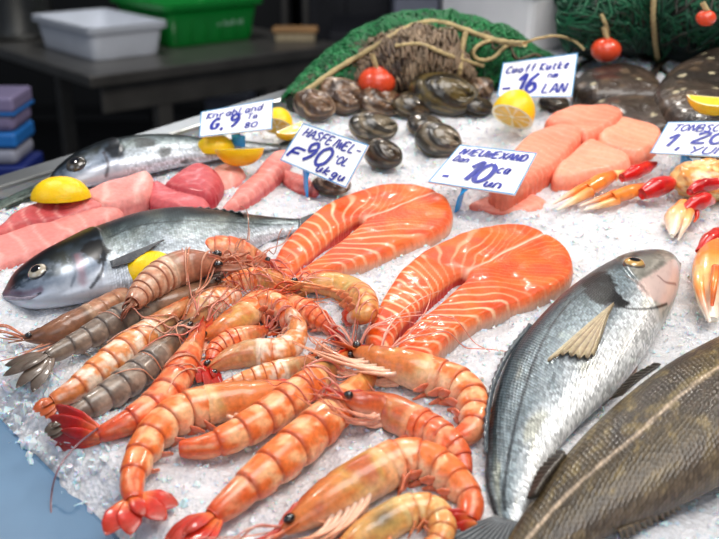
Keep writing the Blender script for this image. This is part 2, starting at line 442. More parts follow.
def prawn(label, pts, wpx, roll, scheme, head=.42, fan_px=None, fan_roll=None, spread=1.0, eye=True, legs=10, ped=True, slack=.78, zmin=None, spot=None, nofan=False, ant=3, antdir=0.0, hflat=1.0, rost=1.0):
    sc = {k: lin(v) for k, v in SCH[scheme].items()}
    N = 120
    pp = catmull(pts, N)
    mid = pp[N // 2]
    ppm = np.linalg.norm(at(mid[0] + 1, mid[1], .012) - at(mid[0], mid[1], .012))
    R = wpx * .54 * ppm
    s = np.linspace(0, 1, N)
    prof = np.interp(s, [0, .03, .08, .16, .26, .36, .44, .55, .68, .8, .9, .96, 1], [.16, .3, .46, .68, .88, .98, 1.0, .99, .9, .76, .62, .52, .42])
    r = R * prof
    k = np.linspace(0, N - 1, 26).astype(int)
    zz = pile(pp[k], r[k], slack, zmin=zmin)
    # smooth envelope
    zz = np.interp(np.arange(N), k, zz)
    ker = np.hanning(31); ker /= ker.sum()
    mx = np.array([zz[max(0, i - 6):i + 7].max() for i in range(N)])
    zs = np.convolve(np.pad(mx, 15, mode='edge'), ker, 'valid')
    C = at(pp[:, 0], pp[:, 1], zs)
    Lseg = np.concatenate([[0], np.cumsum(np.linalg.norm(np.diff(C, axis=0), axis=1))]); L = Lseg[-1]
    s = Lseg / L
    add_sph(C[::3], r[::3])
    T = tangents(C)
    rolls = np.radians(np.interp(s, np.linspace(0, 1, len(roll)), roll) if hasattr(roll, '__len__') else np.full(N, roll))
    Z = np.array([0, 0, 1.0]); Nl = unit(np.cross(np.broadcast_to(Z, T.shape), T))
    D0 = np.cos(rolls)[:, None] * Z + np.sin(rolls)[:, None] * Nl
    D = unit(D0 - (D0 * T).sum(1, keepdims=True) * T); Lt = np.cross(T, D)
    def S(q, arr):
        return np.stack([np.interp(q, s, arr[:, j]) for j in range(3)], -1)
    rr = lambda q: np.interp(q, s, r)
    root = thing('prawn', label, 'prawn', (C[N // 2][0], C[N // 2][1], max(0, C[:, 2].min() - R)), 'raw prawns heaped on the ice')
    sd = random.random() * 50
    # carapace
    q = np.concatenate([np.linspace(0, .05, 6, endpoint=False), np.linspace(.05, head + .015, 34)])
    c = S(q, C); w = rr(q); m = 28
    w2 = w.copy(); w2[0] *= .3
    w2[-3:] *= np.array([1.02, 1.02, .97]); 
    V, Fc, a, *_ = loft(c, S(q, D), w2 * .92, w2 * 1.0, w2 * 1.02, m)
    V = V.reshape(len(q), m, 3)
    tq = (q / head)[:, None]; an = np.abs(np.minimum(a, 2 * PI - a))[None] / PI
    nz = fbm(tq * 4 + sd, an * 3 + 0 * tq, sd, 3)
    colr = mix(np.broadcast_to(sc['car'], (len(q), m, 3)), sc['car2'], sstep(-.3, .7, nz + .5 * sstep(.3, .8, tq) - .2))
    colr = mix(colr, sc['dark'], sstep(.25, .75, nz * .8 + .5 * (1 - tq)) * .8)
    colr = mix(colr, sc['belly'], sstep(.62, .95, an + .1 * nz) * .75)
    colr = mix(colr, sc['pale'], sstep(.9, .97, tq) * .7 + 0 * an)
    ridge = np.exp(-(an / .05) ** 2) * sstep(0, .1, tq) * (1 - sstep(.6, .95, tq))
    colr = mix(colr, sc['dark'], ridge * .6)
    if spot is not None:
        dd = ((tq - spot[0]) / .16) ** 2 + ((an - spot[1]) / .16) ** 2
        colr = mix(colr, lin((52, 46, 38)), np.exp(-dd) * .85)
    V = V + (S(q, D)[:, None] * (ridge * R * .1)[..., None])
    # groove across the carapace
    gro = np.exp(-((tq - .55 - .25 * an) / .03) ** 2) * (an < .8)
    V = V - unit(V - c[:, None]) * (gro * R * .045)[..., None]
    mesh_obj('carapace', V.reshape(-1, 3), Fc, M['prawn'], root, colr.reshape(-1, 3))
    # rostrum
    q = np.linspace(.16, 0, 8); c0 = S(q, C) + S(q, D) * (rr(q) * .95)[:, None]
    fwd = -T[0]; dd = D[0]
    tip = c0[-1] + fwd * (R * 1.5 * rost) + dd * R * .35
    P = np.concatenate([c0, [c0[-1] + fwd * R * .5 * rost + dd * R * .02, c0[-1] + fwd * R * rost + dd * R * .12, tip]])
    wr = np.linspace(R * .1, R * .02, len(P)); hr = np.interp(np.linspace(0, 1, len(P)), [0, .3, .6, 1], [.05, .16, .16, .02]) * R
    hr = hr * (1 + .25 * (np.arange(len(P)) % 2))
    V, Fc, *_ = loft(P, D[0], wr, hr, hr, 8)
    mesh_obj('rostrum', V, Fc, M['prawn'], root, mix(np.broadcast_to(sc['dark'], (len(V), 3)), sc['tail'], np.full(len(V), .5)))
    # abdomen: six overlapping shell rings
    lens = np.array([.9, 1, 1.05, 1, .95, 1.35]); edges = head + (1 - head) * np.concatenate([[0], np.cumsum(lens / lens.sum())])
    qs, ts, gs = [], [], []
    for g in range(6):
        for t in (0, .06, .18, .34, .5, .66, .8, .9, .965, 1.0):
            qs.append(edges[g] + (edges[g + 1] - edges[g]) * t); ts.append(t); gs.append(g)
    q, t, g = np.array(qs), np.array(ts), np.array(gs)
    q = q + np.where(t == 1.0, -.0005, 0)
    c = S(q, C); w = rr(q)
    step = np.interp(t, [0, .06, .18, .5, .8, .9, .965, 1.0], [.93, .965, .985, 1.005, 1.028, 1.035, 1.025, .945])
    m = 32
    Dq = S(q, D)
    hu = w * step; ww = w * step * .94; hd = w * step * (.78 + .26 * np.sin(PI * np.clip(t, 0, 1)))
    V, Fc, a, *_ = loft(c, Dq, ww, hu, hd, m)
    an = (np.abs(np.minimum(a, 2 * PI - a)) / PI)[None]; tt = t[:, None]
    nz = fbm(q[:, None] * 22 + sd, np.cos(a)[None] * 2.0, np.sin(a)[None] * 2.0 + sd, 3)
    colr = np.broadcast_to(sc['base'], (len(q), m, 3))
    colr = mix(colr, sc['pale'], .85 * sstep(.1, .8, nz * 1.3 + .5 * np.exp(-((tt - .32) / .22) ** 2)))
    colr = mix(colr, sc['dark'], .75 * sstep(.82, .95, tt + .06 * nz) * (1 - .6 * an))
    colr = mix(colr, sc['dark'], .5 * (1 - sstep(.0, .08, tt)) + 0 * an)
    colr = mix(colr, sc['belly'], .7 * sstep(.6, .85, an + .08 * nz))
    colr = mix(colr, sc['tail'], .5 * sstep(4.2, 5.8, g + t)[:, None] + 0 * an)
    mesh_obj('abdomen', V, Fc, M['prawn'], root, colr.reshape(-1, 3))
    # tail fan
    if not nofan:
        e = C[-1]; tv = T[-1].copy()
        if fan_px is not None:
            tgt = at(fan_px[0], fan_px[1], max(.004, C[-1][2] * .5)); tv = tgt - e; FL = np.linalg.norm(tv) ; tv = unit(tv)
        else:
            tv[2] *= .3; tv = unit(tv); FL = R * 2.0
        fr = math.radians(fan_roll if fan_roll is not None else np.degrees(rolls[-1]))
        nl = unit(np.cross(Z, tv)); d0 = math.cos(fr) * Z + math.sin(fr) * nl; d0 = unit(d0 - d0 @ tv * tv); l0 = np.cross(tv, d0)
        fan = thing_part('tail_fan', root)
        for nm, ang, ln, wd, lift in (('tail_blade', -40, .96, .36, -.10), ('tail_blade', -17, 1.0, .36, -.04), ('tail_spine', 0, .72, .22, .10), ('tail_blade', 17, 1.0, .36, -.04), ('tail_blade', 40, .96, .36, -.10)):
            an_ = math.radians(ang * spread)
            dv = unit(tv * math.cos(an_) + l0 * math.sin(an_)); sv = np.cross(d0, dv)
            u = np.linspace(0, 1, 14)
            Pc = e - tv * R * .25 + dv * (u * FL * ln)[:, None] + d0 * (lift * R * (1 + u) + R * .12 * np.sin(u * PI))[:, None] + l0 * (math.sin(an_) * R * .3)
            wv = np.interp(u, [0, .15, .45, .75, .92, 1], [.35, .65, 1, .8, .4, .08]) * wd * min(R, FL * .5) * 1.7
            V, Fc, a, *_ = loft(Pc, d0, wv, np.interp(u, [0, .2, 1], [.24, .10, .03]) * min(R, FL * .5), None, 14)
            cc = mix(np.broadcast_to(sc['base'], (14, 14, 3)), sc['tail'], sstep(.1, .5, u)[:, None] + 0 * a[None])
            cc = mix(cc, sc['dark'] * .55, (.75 * sstep(.45, 1, u))[:, None] + 0 * a[None]); cc = mix(cc, sc['tail'], .8 * (np.abs(np.sin(a)) > .93)[None] * np.ones((14, 1)))
            mesh_obj(nm, V, Fc, M['prawn'], fan, cc.reshape(-1, 3))
    # eyes on stalks
    if eye:
        for sgn in (-1, 1):
            p = S(.05, C) + S(.05, Lt) * sgn * rr(.06) * .95 + S(.05, D) * rr(.06) * .55
            fw = -S(.05, T)
            ax = np.stack([fw * R * .27, S(.05, Lt) * R * .2, S(.05, D) * R * .21])
            V, Fc, Sx = ellipsoid(p + fw * R * .1, ax, 10, 14)
            ob = mesh_obj('eye', V, Fc, M['eye'], root, np.broadcast_to(lin((22, 18, 18)), (len(V), 3))); ob['label'] = 'shiny black eye'
    # antenna scales
    for sgn in (-1, 1):
        u = np.linspace(0, 1, 10)
        p0 = S(.06, C) + S(.06, Lt) * sgn * rr(.08) * .6 - S(.06, D) * rr(.06) * .2
        Pc = p0 - T[0] * (u * R * 1.7)[:, None] + Lt[0] * sgn * (R * .2 * u)[:, None]
        V, Fc, a, *_ = loft(Pc, D[0], np.interp(u, [0, .4, .8, 1], [.2, .3, .2, .04]) * R, np.full(10, .05) * R, None, 10)
        mesh_obj('antenna_scale', V, Fc, M['prawn'], root, mix(np.broadcast_to(sc['car'], (len(V), 3)), sc['tail'], np.repeat(.15 + .4 * u, 10)))
    # walking legs folded forward below the head
    for kx in range(legs):
        sgn = -1 if kx % 2 else 1
        qb = .17 + .18 * (kx + .5) / max(legs, 1)
        b0 = S(qb, C) - S(qb, D) * rr(qb) * .85 + S(qb, Lt) * sgn * rr(qb) * .45
        f0 = -S(qb, T); dn = -S(qb, D); lt = S(qb, Lt) * sgn
        ln = R * (2.6 + 2.6 * random.random()); j = random.uniform(-.4, .4)
        j2 = random.uniform(-.5, .5); P = [b0, b0 + dn * R * .3 + f0 * ln * .16 + lt * R * .1, b0 + dn * R * (.42 + .5 * j) + f0 * ln * .45 + lt * R * .15, b0 + dn * R * (.32 + j) + f0 * ln * .75 + lt * R * (.1 + j2), b0 + dn * R * (.12 + j * 1.5) + f0 * ln + lt * R * (.05 + 1.6 * j2)]
        P = catmull(P, 16)
        P[:, 2] = np.maximum(P[:, 2], .002)
        mb = MB(); mb.tube(P, np.interp(np.linspace(0, 1, 16), [0, .4, 1], [.13, .09, .025]) * R, 7, None)
        u = np.repeat(np.linspace(0, 1, 16), 7)
        mesh_obj('leg', mb.V[0], mb.F, M['prawn_thin'], root, mix(mix(np.broadcast_to(sc['leg'], (len(u), 3)), sc['belly'], .4 + 0 * u), sc['base'], .6 * u))
    # swimmerets
    if ped:
        for g_ in range(5):
            qb = (edges[g_] + edges[g_ + 1]) / 2
            for sgn in (-1, 1):
                b0 = S(qb, C) - S(qb, D) * rr(qb) * .8 + S(qb, Lt) * sgn * rr(qb) * .4
                dv = unit(-S(qb, D) - .35 * S(qb, T)); u = np.linspace(0, 1, 8)
                Pc = b0 + dv * (u * rr(qb) * .7)[:, None] - S(qb, T) * (u ** 2 * rr(qb) * .3)[:, None]
                Pc[:, 2] = np.maximum(Pc[:, 2], .001)
                V, Fc, *_ = loft(Pc, S(qb, T), np.interp(u, [0, .55, 1], [.14, .34, .10]) * R, np.full(8, .07) * R, None, 10)
                mesh_obj('swimmeret', V, Fc, M['prawn_thin'], root, mix(np.broadcast_to(sc['tail'], (len(V), 3)), sc['pale'], np.full(len(V), .35)))
    PRAWNS.append(dict(root=root, p=C[0], T=T[0], D=D[0], Lt=Lt[0], R=R, L=L, sc=sc, n=ant, adir=antdir))
    return root
def thing_part(name, parent):
    o = bpy.data.objects.new(name, None); o.empty_display_size = .01
    COL.objects.link(o); o.parent = parent; ORG[o.name] = {'org': ORG[parent.name]['org']}
    return o
def antenna_mesh(P, r0, col, parent, name='antenna'):
    mb = MB(); n = len(P)
    mb.tube(P, np.linspace(r0, r0 * .4, n), 6)
    return mesh_obj(name, mb.V[0], mb.F, M['prawn_thin'], parent, np.broadcast_to(col, (len(mb.V[0]), 3)))
def lay_antennae():
    for pr in PRAWNS:
        for k in range(pr['n'] + 4):
            long = k < pr['n']
            sgn = 1 if k % 2 else -1
            ln = pr['L'] * (random.uniform(.35, .75) if long else random.uniform(.2, .32))
            ang = math.atan2(-pr['T'][1], -pr['T'][0]) + math.radians(pr['adir']) + sgn * random.uniform(.05, .4)
            curv = random.uniform(-1.7, 1.7) if long else random.uniform(-.6, .6)
            n = 36; u = np.linspace(0, 1, n)
            th = ang + curv * u ** 1.3
            st = np.stack([np.cos(th), np.sin(th)], 1) * (ln / n)
            xy = pr['p'][:2] + pr['Lt'][:2] * sgn * pr['R'] * .25 + np.concatenate([[[0, 0]], np.cumsum(st, 0)[:-1]])
            z = drape(xy) + .0012
            z0 = pr['p'][2]
            hop = z0 + .012 * np.sin(np.minimum(u * 2.2, 1) * PI) if long else z0 + .006 * u
            z = np.maximum(z, hop * (1 - sstep(.1, .55, u)) if long else hop)
            ker = np.hanning(9); ker /= ker.sum()
            z = np.convolve(np.pad(z, 4, mode='edge'), ker, 'valid')
            c = mix(pr['sc']['tail'], pr['sc']['leg'], .3 + .5 * random.random())
            antenna_mesh(np.column_stack([xy, z]), .00075 if long else .0006, c, pr['root'], 'antenna' if long else 'antennule')

# ------------------------------------------------------------------ flat cuts: salmon, fillets, tuna
def poly_sd(P, X):
    """signed distance (inside > 0) and closest boundary point"""
    A = P; B = np.roll(P, -1, 0)
    best = np.full(len(X), 1e9); cp = np.zeros_like(X); ins = np.zeros(len(X), bool)
    for a, b in zip(A, B):
        e = b - a; t = np.clip(((X - a) @ e) / max(e @ e, 1e-12), 0, 1)
        c = a + t[:, None] * e; d = ((X - c) ** 2).sum(1)
        k = d < best; best[k] = d[k]; cp[k] = c[k]
        cr = ((a[1] > X[:, 1]) != (b[1] > X[:, 1])) & (X[:, 0] < (b[0] - a[0]) * (X[:, 1] - a[1]) / (b[1] - a[1] + 1e-15) + a[0])
        ins ^= cr
    d = np.sqrt(best)
    return np.where(ins, d, -d), cp
def cut(name, parent, px, thick, colf, sidecol, res=.0016, edge=.006, zbase=-.002, bumpf=None, mat=None, smoothpoly=True, tilt=None):
    """a cut of fish: outline seen at pixels px on its top face, real thickness"""
    zt = zbase + thick
    P = np.array([at(x, y, zt)[:2] for x, y in px])
    if smoothpoly: P = catmull(P, len(P) * 8, True)
    lo, hi = P.min(0) - res * 2, P.max(0) + res * 2
    nx, ny = int((hi[0] - lo[0]) / res) + 2, int((hi[1] - lo[1]) / res) + 2
    gx, gy = np.meshgrid(lo[0] + np.arange(nx) * res, lo[1] + np.arange(ny) * res, indexing='ij')
    X = np.stack([gx.ravel(), gy.ravel()], 1)
    d, cp = poly_sd(P, X)
    near = np.abs(d) < res * .55
    ok = (d > 0) | near
    X2 = np.where((near | (d < 0))[:, None], cp, X); dd = np.where(near, 0, d)
    idx = np.arange(nx * ny).reshape(nx, ny); okg = ok.reshape(nx, ny)
    cell = okg[:-1, :-1] & okg[1:, :-1] & okg[1:, 1:] & okg[:-1, 1:]
    ii, jj = np.nonzero(cell)
    quads = np.stack([idx[ii, jj], idx[ii + 1, jj], idx[ii + 1, jj + 1], idx[ii, jj + 1]], 1)
    used = np.unique(quads); rm = -np.ones(nx * ny, int); rm[used] = np.arange(len(used))
    quads = rm[quads]; X2 = X2[used]; dd = np.maximum(dd[used], 0)
    # boundary edges
    from collections import Counter
    E = np.concatenate([quads[:, [0, 1]], quads[:, [1, 2]], quads[:, [2, 3]], quads[:, [3, 0]]])
    key = np.sort(E, 1); kk = key[:, 0] * 10 ** 7 + key[:, 1]
    u_, inv, cnt = np.unique(kk, return_inverse=True, return_counts=True)
    bE = E[cnt[inv] == 1]
    onb = np.unique(bE); dd[onb] = 0
    t = np.clip(dd / edge, 0, 1)
    z = zt - min(edge * .8, thick * .45) * (1 - np.sqrt(1 - (1 - t) ** 2))
    if tilt is not None: z = z + (X2 - P.mean(0)) @ np.asarray(tilt)
    if bumpf is not None: z = z + bumpf(X2, dd)
    top = np.column_stack([X2, z]); ctop = colf(X2, dd)
    nv = len(top)
    V = [top]; C = [ctop]; F_ = quads.tolist()
    # skirt: three rings of the boundary, bulging slightly
    loops = {}; bmap = {b: i for i, b in enumerate(onb)}
    cen = X2.mean(0)
    rings = [np.array([bmap[b] for b in onb]) * 0 + onb]
    prev = {b: b for b in onb}
    for f in (.33, .7, 1.0):
        q = top[onb].copy(); q[:, 2] = top[onb][:, 2] * (1 - f) + zbase * f
        off = .0012 * math.sin(f * PI) ; q[:, :2] += unit(q[:, :2] - cen) * off
        st = sum(len(v) for v in V); V.append(q); C.append(sidecol(q, f))
        cur = {b: st + i for i, b in enumerate(onb)}
        F_ += [[prev[b0], cur[b0], cur[b1], prev[b1]] for b0, b1 in bE]
        prev = cur
    F_ = [f[::-1] for f in F_] if False else F_
    return mesh_obj(name, np.concatenate(V), F_, mat or M['flesh'], parent, np.concatenate(C))
def polyline_sn(L, X):
    best = np.full(len(X), 1e9); s = np.zeros(len(X)); nn = np.zeros(len(X)); acc = 0
    for i, (a, b) in enumerate(zip(L[:-1], L[1:])):
        e = b - a; le = np.linalg.norm(e); t = np.clip(((X - a) @ e) / le ** 2, 0, 1)
        c = a + t[:, None] * e; v = X - c; d = (v ** 2).sum(1); k = d < best
        best[k] = d[k]; s[k] = acc + t[k] * le; cr = e[0] * v[k, 1] - e[1] * v[k, 0]; nn[k] = np.sign(cr) * np.sqrt(d[k]); acc += le
    return s, nn
SAL, SALD, SALP = lin((230, 86, 20)), lin((204, 54, 16)), lin((252, 208, 168))
def salmon(label, outline, axl, axr, bone, thick, seed):
    zt = thick - .002
    W = lambda pts: catmull(np.array([at(x, y, zt)[:2] for x, y in pts]), 60)
    L1, L2, Bn = W(axl), W(axr), W(bone)
    def col(X, d):
        s1, n1 = polyline_sn(L1, X); s2, n2 = polyline_sn(L2, X); sb, nb = polyline_sn(Bn, X)
        left = np.abs(n1) < np.abs(n2)
        n1 = -n1                                         # positive towards the cavity on both lobes
        s = np.where(left, s1, s2); n = np.where(left, n1, n2)
        far = sstep(.035, .11, s)
        wob = fbm(X[:, 0] * 28, X[:, 1] * 28, seed, 2)
        ph = s + .75 * n - 14 * n * n + (.0062 * wob + .004 * fbm(X[:, 0] * 12, X[:, 1] * 12, seed + 9, 1))
        per = .0112 - .0036 * (1 - far)
        fr = np.abs(((ph / per) % 1) - .5) * 2
        line = sstep(.67, .95, fr) * (.26 + .74 * far)
        line *= .75 + .35 * wob
        nz = fbm(X[:, 0] * 60, X[:, 1] * 60, seed + 4, 3)
        c = mix(np.broadcast_to(SAL, (len(X), 3)), SALD, .55 * sstep(-.1, .9, nz) + .0)
        c = mix(c, lin((238, 112, 30)), .5 * sstep(-.2, .8, -nz))
        c = mix(c, SALP, np.clip(line, 0, .95))
        bl = np.exp(-(np.abs(nb) / (.0016 + .0022 * (1 - sstep(0, .02, sb)) + .0008 * wob)) ** 2)
        c = mix(c, lin((248, 196, 170)), np.clip(bl * 1.0, 0, .92))
        # dark red blood line round the cavity
        cav = np.exp(-((np.minimum(np.hypot(X[:, 0] - Bn[0, 0], X[:, 1] - Bn[0, 1]), 1) - .012) / .012) ** 2) * .35
        c = mix(c, lin((205, 60, 40)), cav)
        c = mix(c, lin((250, 176, 130)), .35 * (1 - sstep(.0, .0025, d)))
        return c
    def side(q, f):
        sk = np.broadcast_to(lin((226, 150, 112)), (len(q), 3))
        c = mix(sk, lin((188, 176, 168)), np.full(len(q), f * .85))
        # inner cavity walls are red
        s = np.minimum(polyline_sn(CV, q[:, :2])[1].__abs__(), 1)
        return mix(c, lin((196, 62, 46)), 1 - sstep(.010, .02, s))
    CV = W([bone[0], ((bone[0][0] + axl[-1][0]) / 2 + 3, (bone[0][1] + axl[-1][1]) / 2 + 2), ((axl[-1][0] + axr[-1][0]) / 2, (axl[-1][1] + axr[-1][1]) / 2)])
    def bp(X, d):
        sb, nb = polyline_sn(Bn, X)
        return .0012 * fbm(X[:, 0] * 40, X[:, 1] * 40, seed, 3) - .0016 * np.exp(-(nb / .003) ** 2)
    c0 = at(*np.mean(outline, 0), 0)
    root = thing('salmon_steak', label, 'salmon steak', (c0[0], c0[1], 0), 'salmon steaks')
    cut('flesh', root, outline, thick, col, side, .0011, .006, -.003, bp)
    P = np.array([at(x, y, .01) for x, y in outline])
    for f in np.linspace(.15, .95, 5):
        cc = at(np.array([p[0] for p in outline]) * f + np.mean(outline, 0)[0] * (1 - f), np.array([p[1] for p in outline]) * f + np.mean(outline, 0)[1] * (1 - f), .008)
        add_sph(cc, .014)
    return root, Bn
s1, _ = salmon('nearer orange salmon steak lying whole on the ice beside the silver bream',
    [(366, 333), (374, 312), (386, 290), (402, 267), (425, 248), (458, 232), (490, 223), (516, 221), (540, 228), (561, 239), (572, 255), (571, 271), (556, 284), (530, 295), (500, 306), (475, 318), (455, 331), (438, 346), (420, 358), (406, 362), (395, 358), (398, 343), (405, 329), (437, 303), (466, 277), (461, 271), (437, 288), (412, 311), (398, 328), (392, 341), (388, 351), (376, 346)],
    [(545, 236), (500, 236), (462, 248), (425, 272), (398, 308), (378, 342)], [(560, 262), (520, 280), (480, 292), (445, 318), (405, 356)], [(466, 270), (490, 258), (515, 245), (548, 229)], .018, 3.0)
s2, _ = salmon('farther orange salmon steak lying behind the prawns under two price cards',
    [(272, 266), (280, 246), (298, 225), (321, 205), (350, 191), (385, 183), (415, 183), (440, 190), (452, 204), (449, 220), (434, 231), (408, 241), (384, 252), (358, 260), (332, 267), (312, 278), (298, 284), (291, 279), (298, 269), (319, 254), (342, 237), (363, 221), (359, 216), (338, 229), (315, 248), (298, 262), (289, 273), (279, 274)],
    [(430, 188), (395, 192), (352, 205), (318, 230), (286, 264)], [(444, 205), (412, 225), (372, 240), (335, 255), (298, 280)], [(363, 216), (385, 208), (408, 199), (436, 189)], .018, 8.0)

def fillet(name, label, cat, outline, thick, c1, c2, c3, group, seed, direction=(1, .3), stripe=.012, edge=.008, amt=.5, tilt=None):
    d = unit(np.array(direction, float)); c1, c2, c3 = lin(c1), lin(c2), lin(c3)
    def col(X, dd):
        u = X @ d; n = X @ np.array([-d[1], d[0]])
        w = fbm(X[:, 0] * 25, X[:, 1] * 25, seed, 3)
        fr = np.abs((((u + .3 * np.abs(fbm(n * 18, n * 0, seed)) * .02 + .006 * w) / stripe) % 1) - .5) * 2
        c = mix(np.broadcast_to(c1, (len(X), 3)), c2, amt * sstep(-.4, .8, w))
        c = mix(c, c3, .45 * sstep(.72, 1, fr))
        return c
    def side(q, f): return mix(np.broadcast_to(c2, (len(q), 3)), c1, np.full(len(q), .3 * f))
    c0 = at(*np.mean(outline, 0), 0)
    root = thing(name, label, cat, (c0[0], c0[1], 0), group)
    cut('flesh', root, outline, thick, col, side, .0022, edge, -.003, lambda X, dd: .0018 * fbm(X[:, 0] * 30, X[:, 1] * 30, seed, 2), tilt=tilt)
    return root
PK, PK2, PK3 = (226, 142, 134), (206, 104, 104), (240, 190, 180)
g = 'pink fish fillets at the left'
fillet('fish_fillet', 'long pale pink fillet running off the left edge above the sea bass head', 'fish fillet', [(-60, 262), (-30, 243), (0, 233), (35, 222), (75, 210), (105, 204), (120, 204), (120, 211), (98, 222), (68, 235), (38, 249), (0, 262), (-40, 280)], .012, PK, (212, 116, 112), PK3, g, 1.0, (1, .5), .02)
fillet('fish_fillet', 'folded pink fillet with dark red centre under the leftmost lemon wedge', 'fish fillet', [(-30, 240), (0, 222), (14, 210), (32, 202), (55, 195), (82, 194), (104, 202), (84, 209), (50, 219), (22, 223), (0, 233)], .016, (216, 120, 116), (176, 48, 56), PK3, g, 2.0, (1, .6), .016, amt=.8)
fillet('fish_fillet', 'smooth pale pink fillet between the leftmost lemon and the red tuna', 'fish fillet', [(82, 192), (95, 184), (112, 177), (132, 171), (147, 168), (153, 176), (149, 189), (130, 197), (108, 201), (94, 198)], .02, (232, 156, 146), (212, 120, 116), (244, 200, 188), g, 3.0, (1, .1), .03)
g2 = 'red tuna pieces'
fillet('tuna_chunk', 'pyramid shaped dark red tuna chunk, the rear one of the tuna pieces', 'tuna', [(163, 180), (176, 168), (192, 159), (208, 160), (222, 172), (216, 186), (206, 192), (188, 189), (173, 185)], .022, (196, 84, 88), (168, 40, 56), (220, 128, 126), g2, 4.0, (.5, 1), .01, .016)
fillet('tuna_chunk', 'ragged front red tuna piece lying just behind the sea bass', 'tuna', [(148, 182), (158, 178), (172, 184), (190, 188), (205, 193), (209, 206), (192, 209), (176, 206), (160, 201), (149, 195)], .016, (200, 92, 96), (172, 50, 64), (226, 140, 138), g2, 5.0, (.4, 1), .008, .008)
fillet('fish_fillet', 'small pale pink piece below the lemon wedge beside the tuna', 'fish fillet', [(212, 166), (226, 160), (244, 166), (238, 177), (224, 184), (214, 178)], .012, (238, 170, 156), (222, 130, 124), (248, 210, 200), g, 6.0, (1, .3), .02)
fillet('fish_fillet', 'long thin pink strip of fillet slanting down from the rear lemons', 'fish fillet', [(220, 206), (232, 191), (250, 173), (266, 157), (276, 149), (290, 148), (288, 160), (273, 176), (255, 191), (238, 200)], .016, (230, 142, 132), (204, 92, 92), (246, 190, 178), g, 7.0, (.3, 1), .012)
fillet('fish_fillet', 'small reddish pink strip partly hidden by the tilted price card', 'fish fillet', [(280, 168), (296, 170), (312, 178), (318, 188), (300, 186), (286, 178)], .010, (226, 120, 110), (196, 84, 84), PK3, g, 8.0, (.3, 1), .012)
g3 = 'thick pink swordfish chunks'
SW1, SW2, SW3 = (240, 146, 118), (228, 112, 84), (250, 190, 170)
fillet('fish_chunk', 'long thick pink fish slab behind the centre price card, left of its group', 'fish chunk', [(490, 182), (500, 166), (512, 149), (530, 132), (552, 122), (571, 122), (583, 130), (572, 145), (556, 160), (538, 174), (520, 186), (502, 190)], .026, SW1, SW2, SW3, g3, 9.0, (.8, 1), .011, .007, .4)
fillet('fish_chunk', 'thick pink fish chunk at the very back of its group, near the dark flatfish', 'fish chunk', [(546, 118), (560, 108), (585, 103), (610, 104), (624, 111), (614, 121), (598, 128), (586, 133), (572, 124)], .028, SW1, SW2, SW3, g3, 10.0, (.6, 1), .012, .007, .5)
fillet('fish_chunk', 'pink fish chunk beside the right hand price card', 'fish chunk', [(597, 131), (606, 119), (625, 114), (645, 119), (662, 128), (656, 142), (638, 150), (615, 146), (602, 140)], .022, (242, 158, 128), SW2, SW3, g3, 11.0, (.8, 1), .012, .009, .3)
fillet('fish_chunk', 'front pale pink fish chunk lying directly behind the orange claws', 'fish chunk', [(553, 170), (560, 158), (576, 145), (590, 137), (606, 142), (626, 149), (631, 156), (618, 164), (598, 169), (574, 175), (557, 176)], .02, (244, 160, 132), (236, 128, 100), SW3, g3, 12.0, (.7, 1), .013, .009, .3)
fillet('fish_fillet', 'thin wet pink scrap of fillet lying right below the centre price card', 'fish fillet', [(470, 202), (492, 192), (520, 190), (545, 197), (540, 206), (515, 208), (488, 207)], .008, (240, 150, 128), (228, 120, 104), SW3, g3, 13.0, (.7, 1), .012)

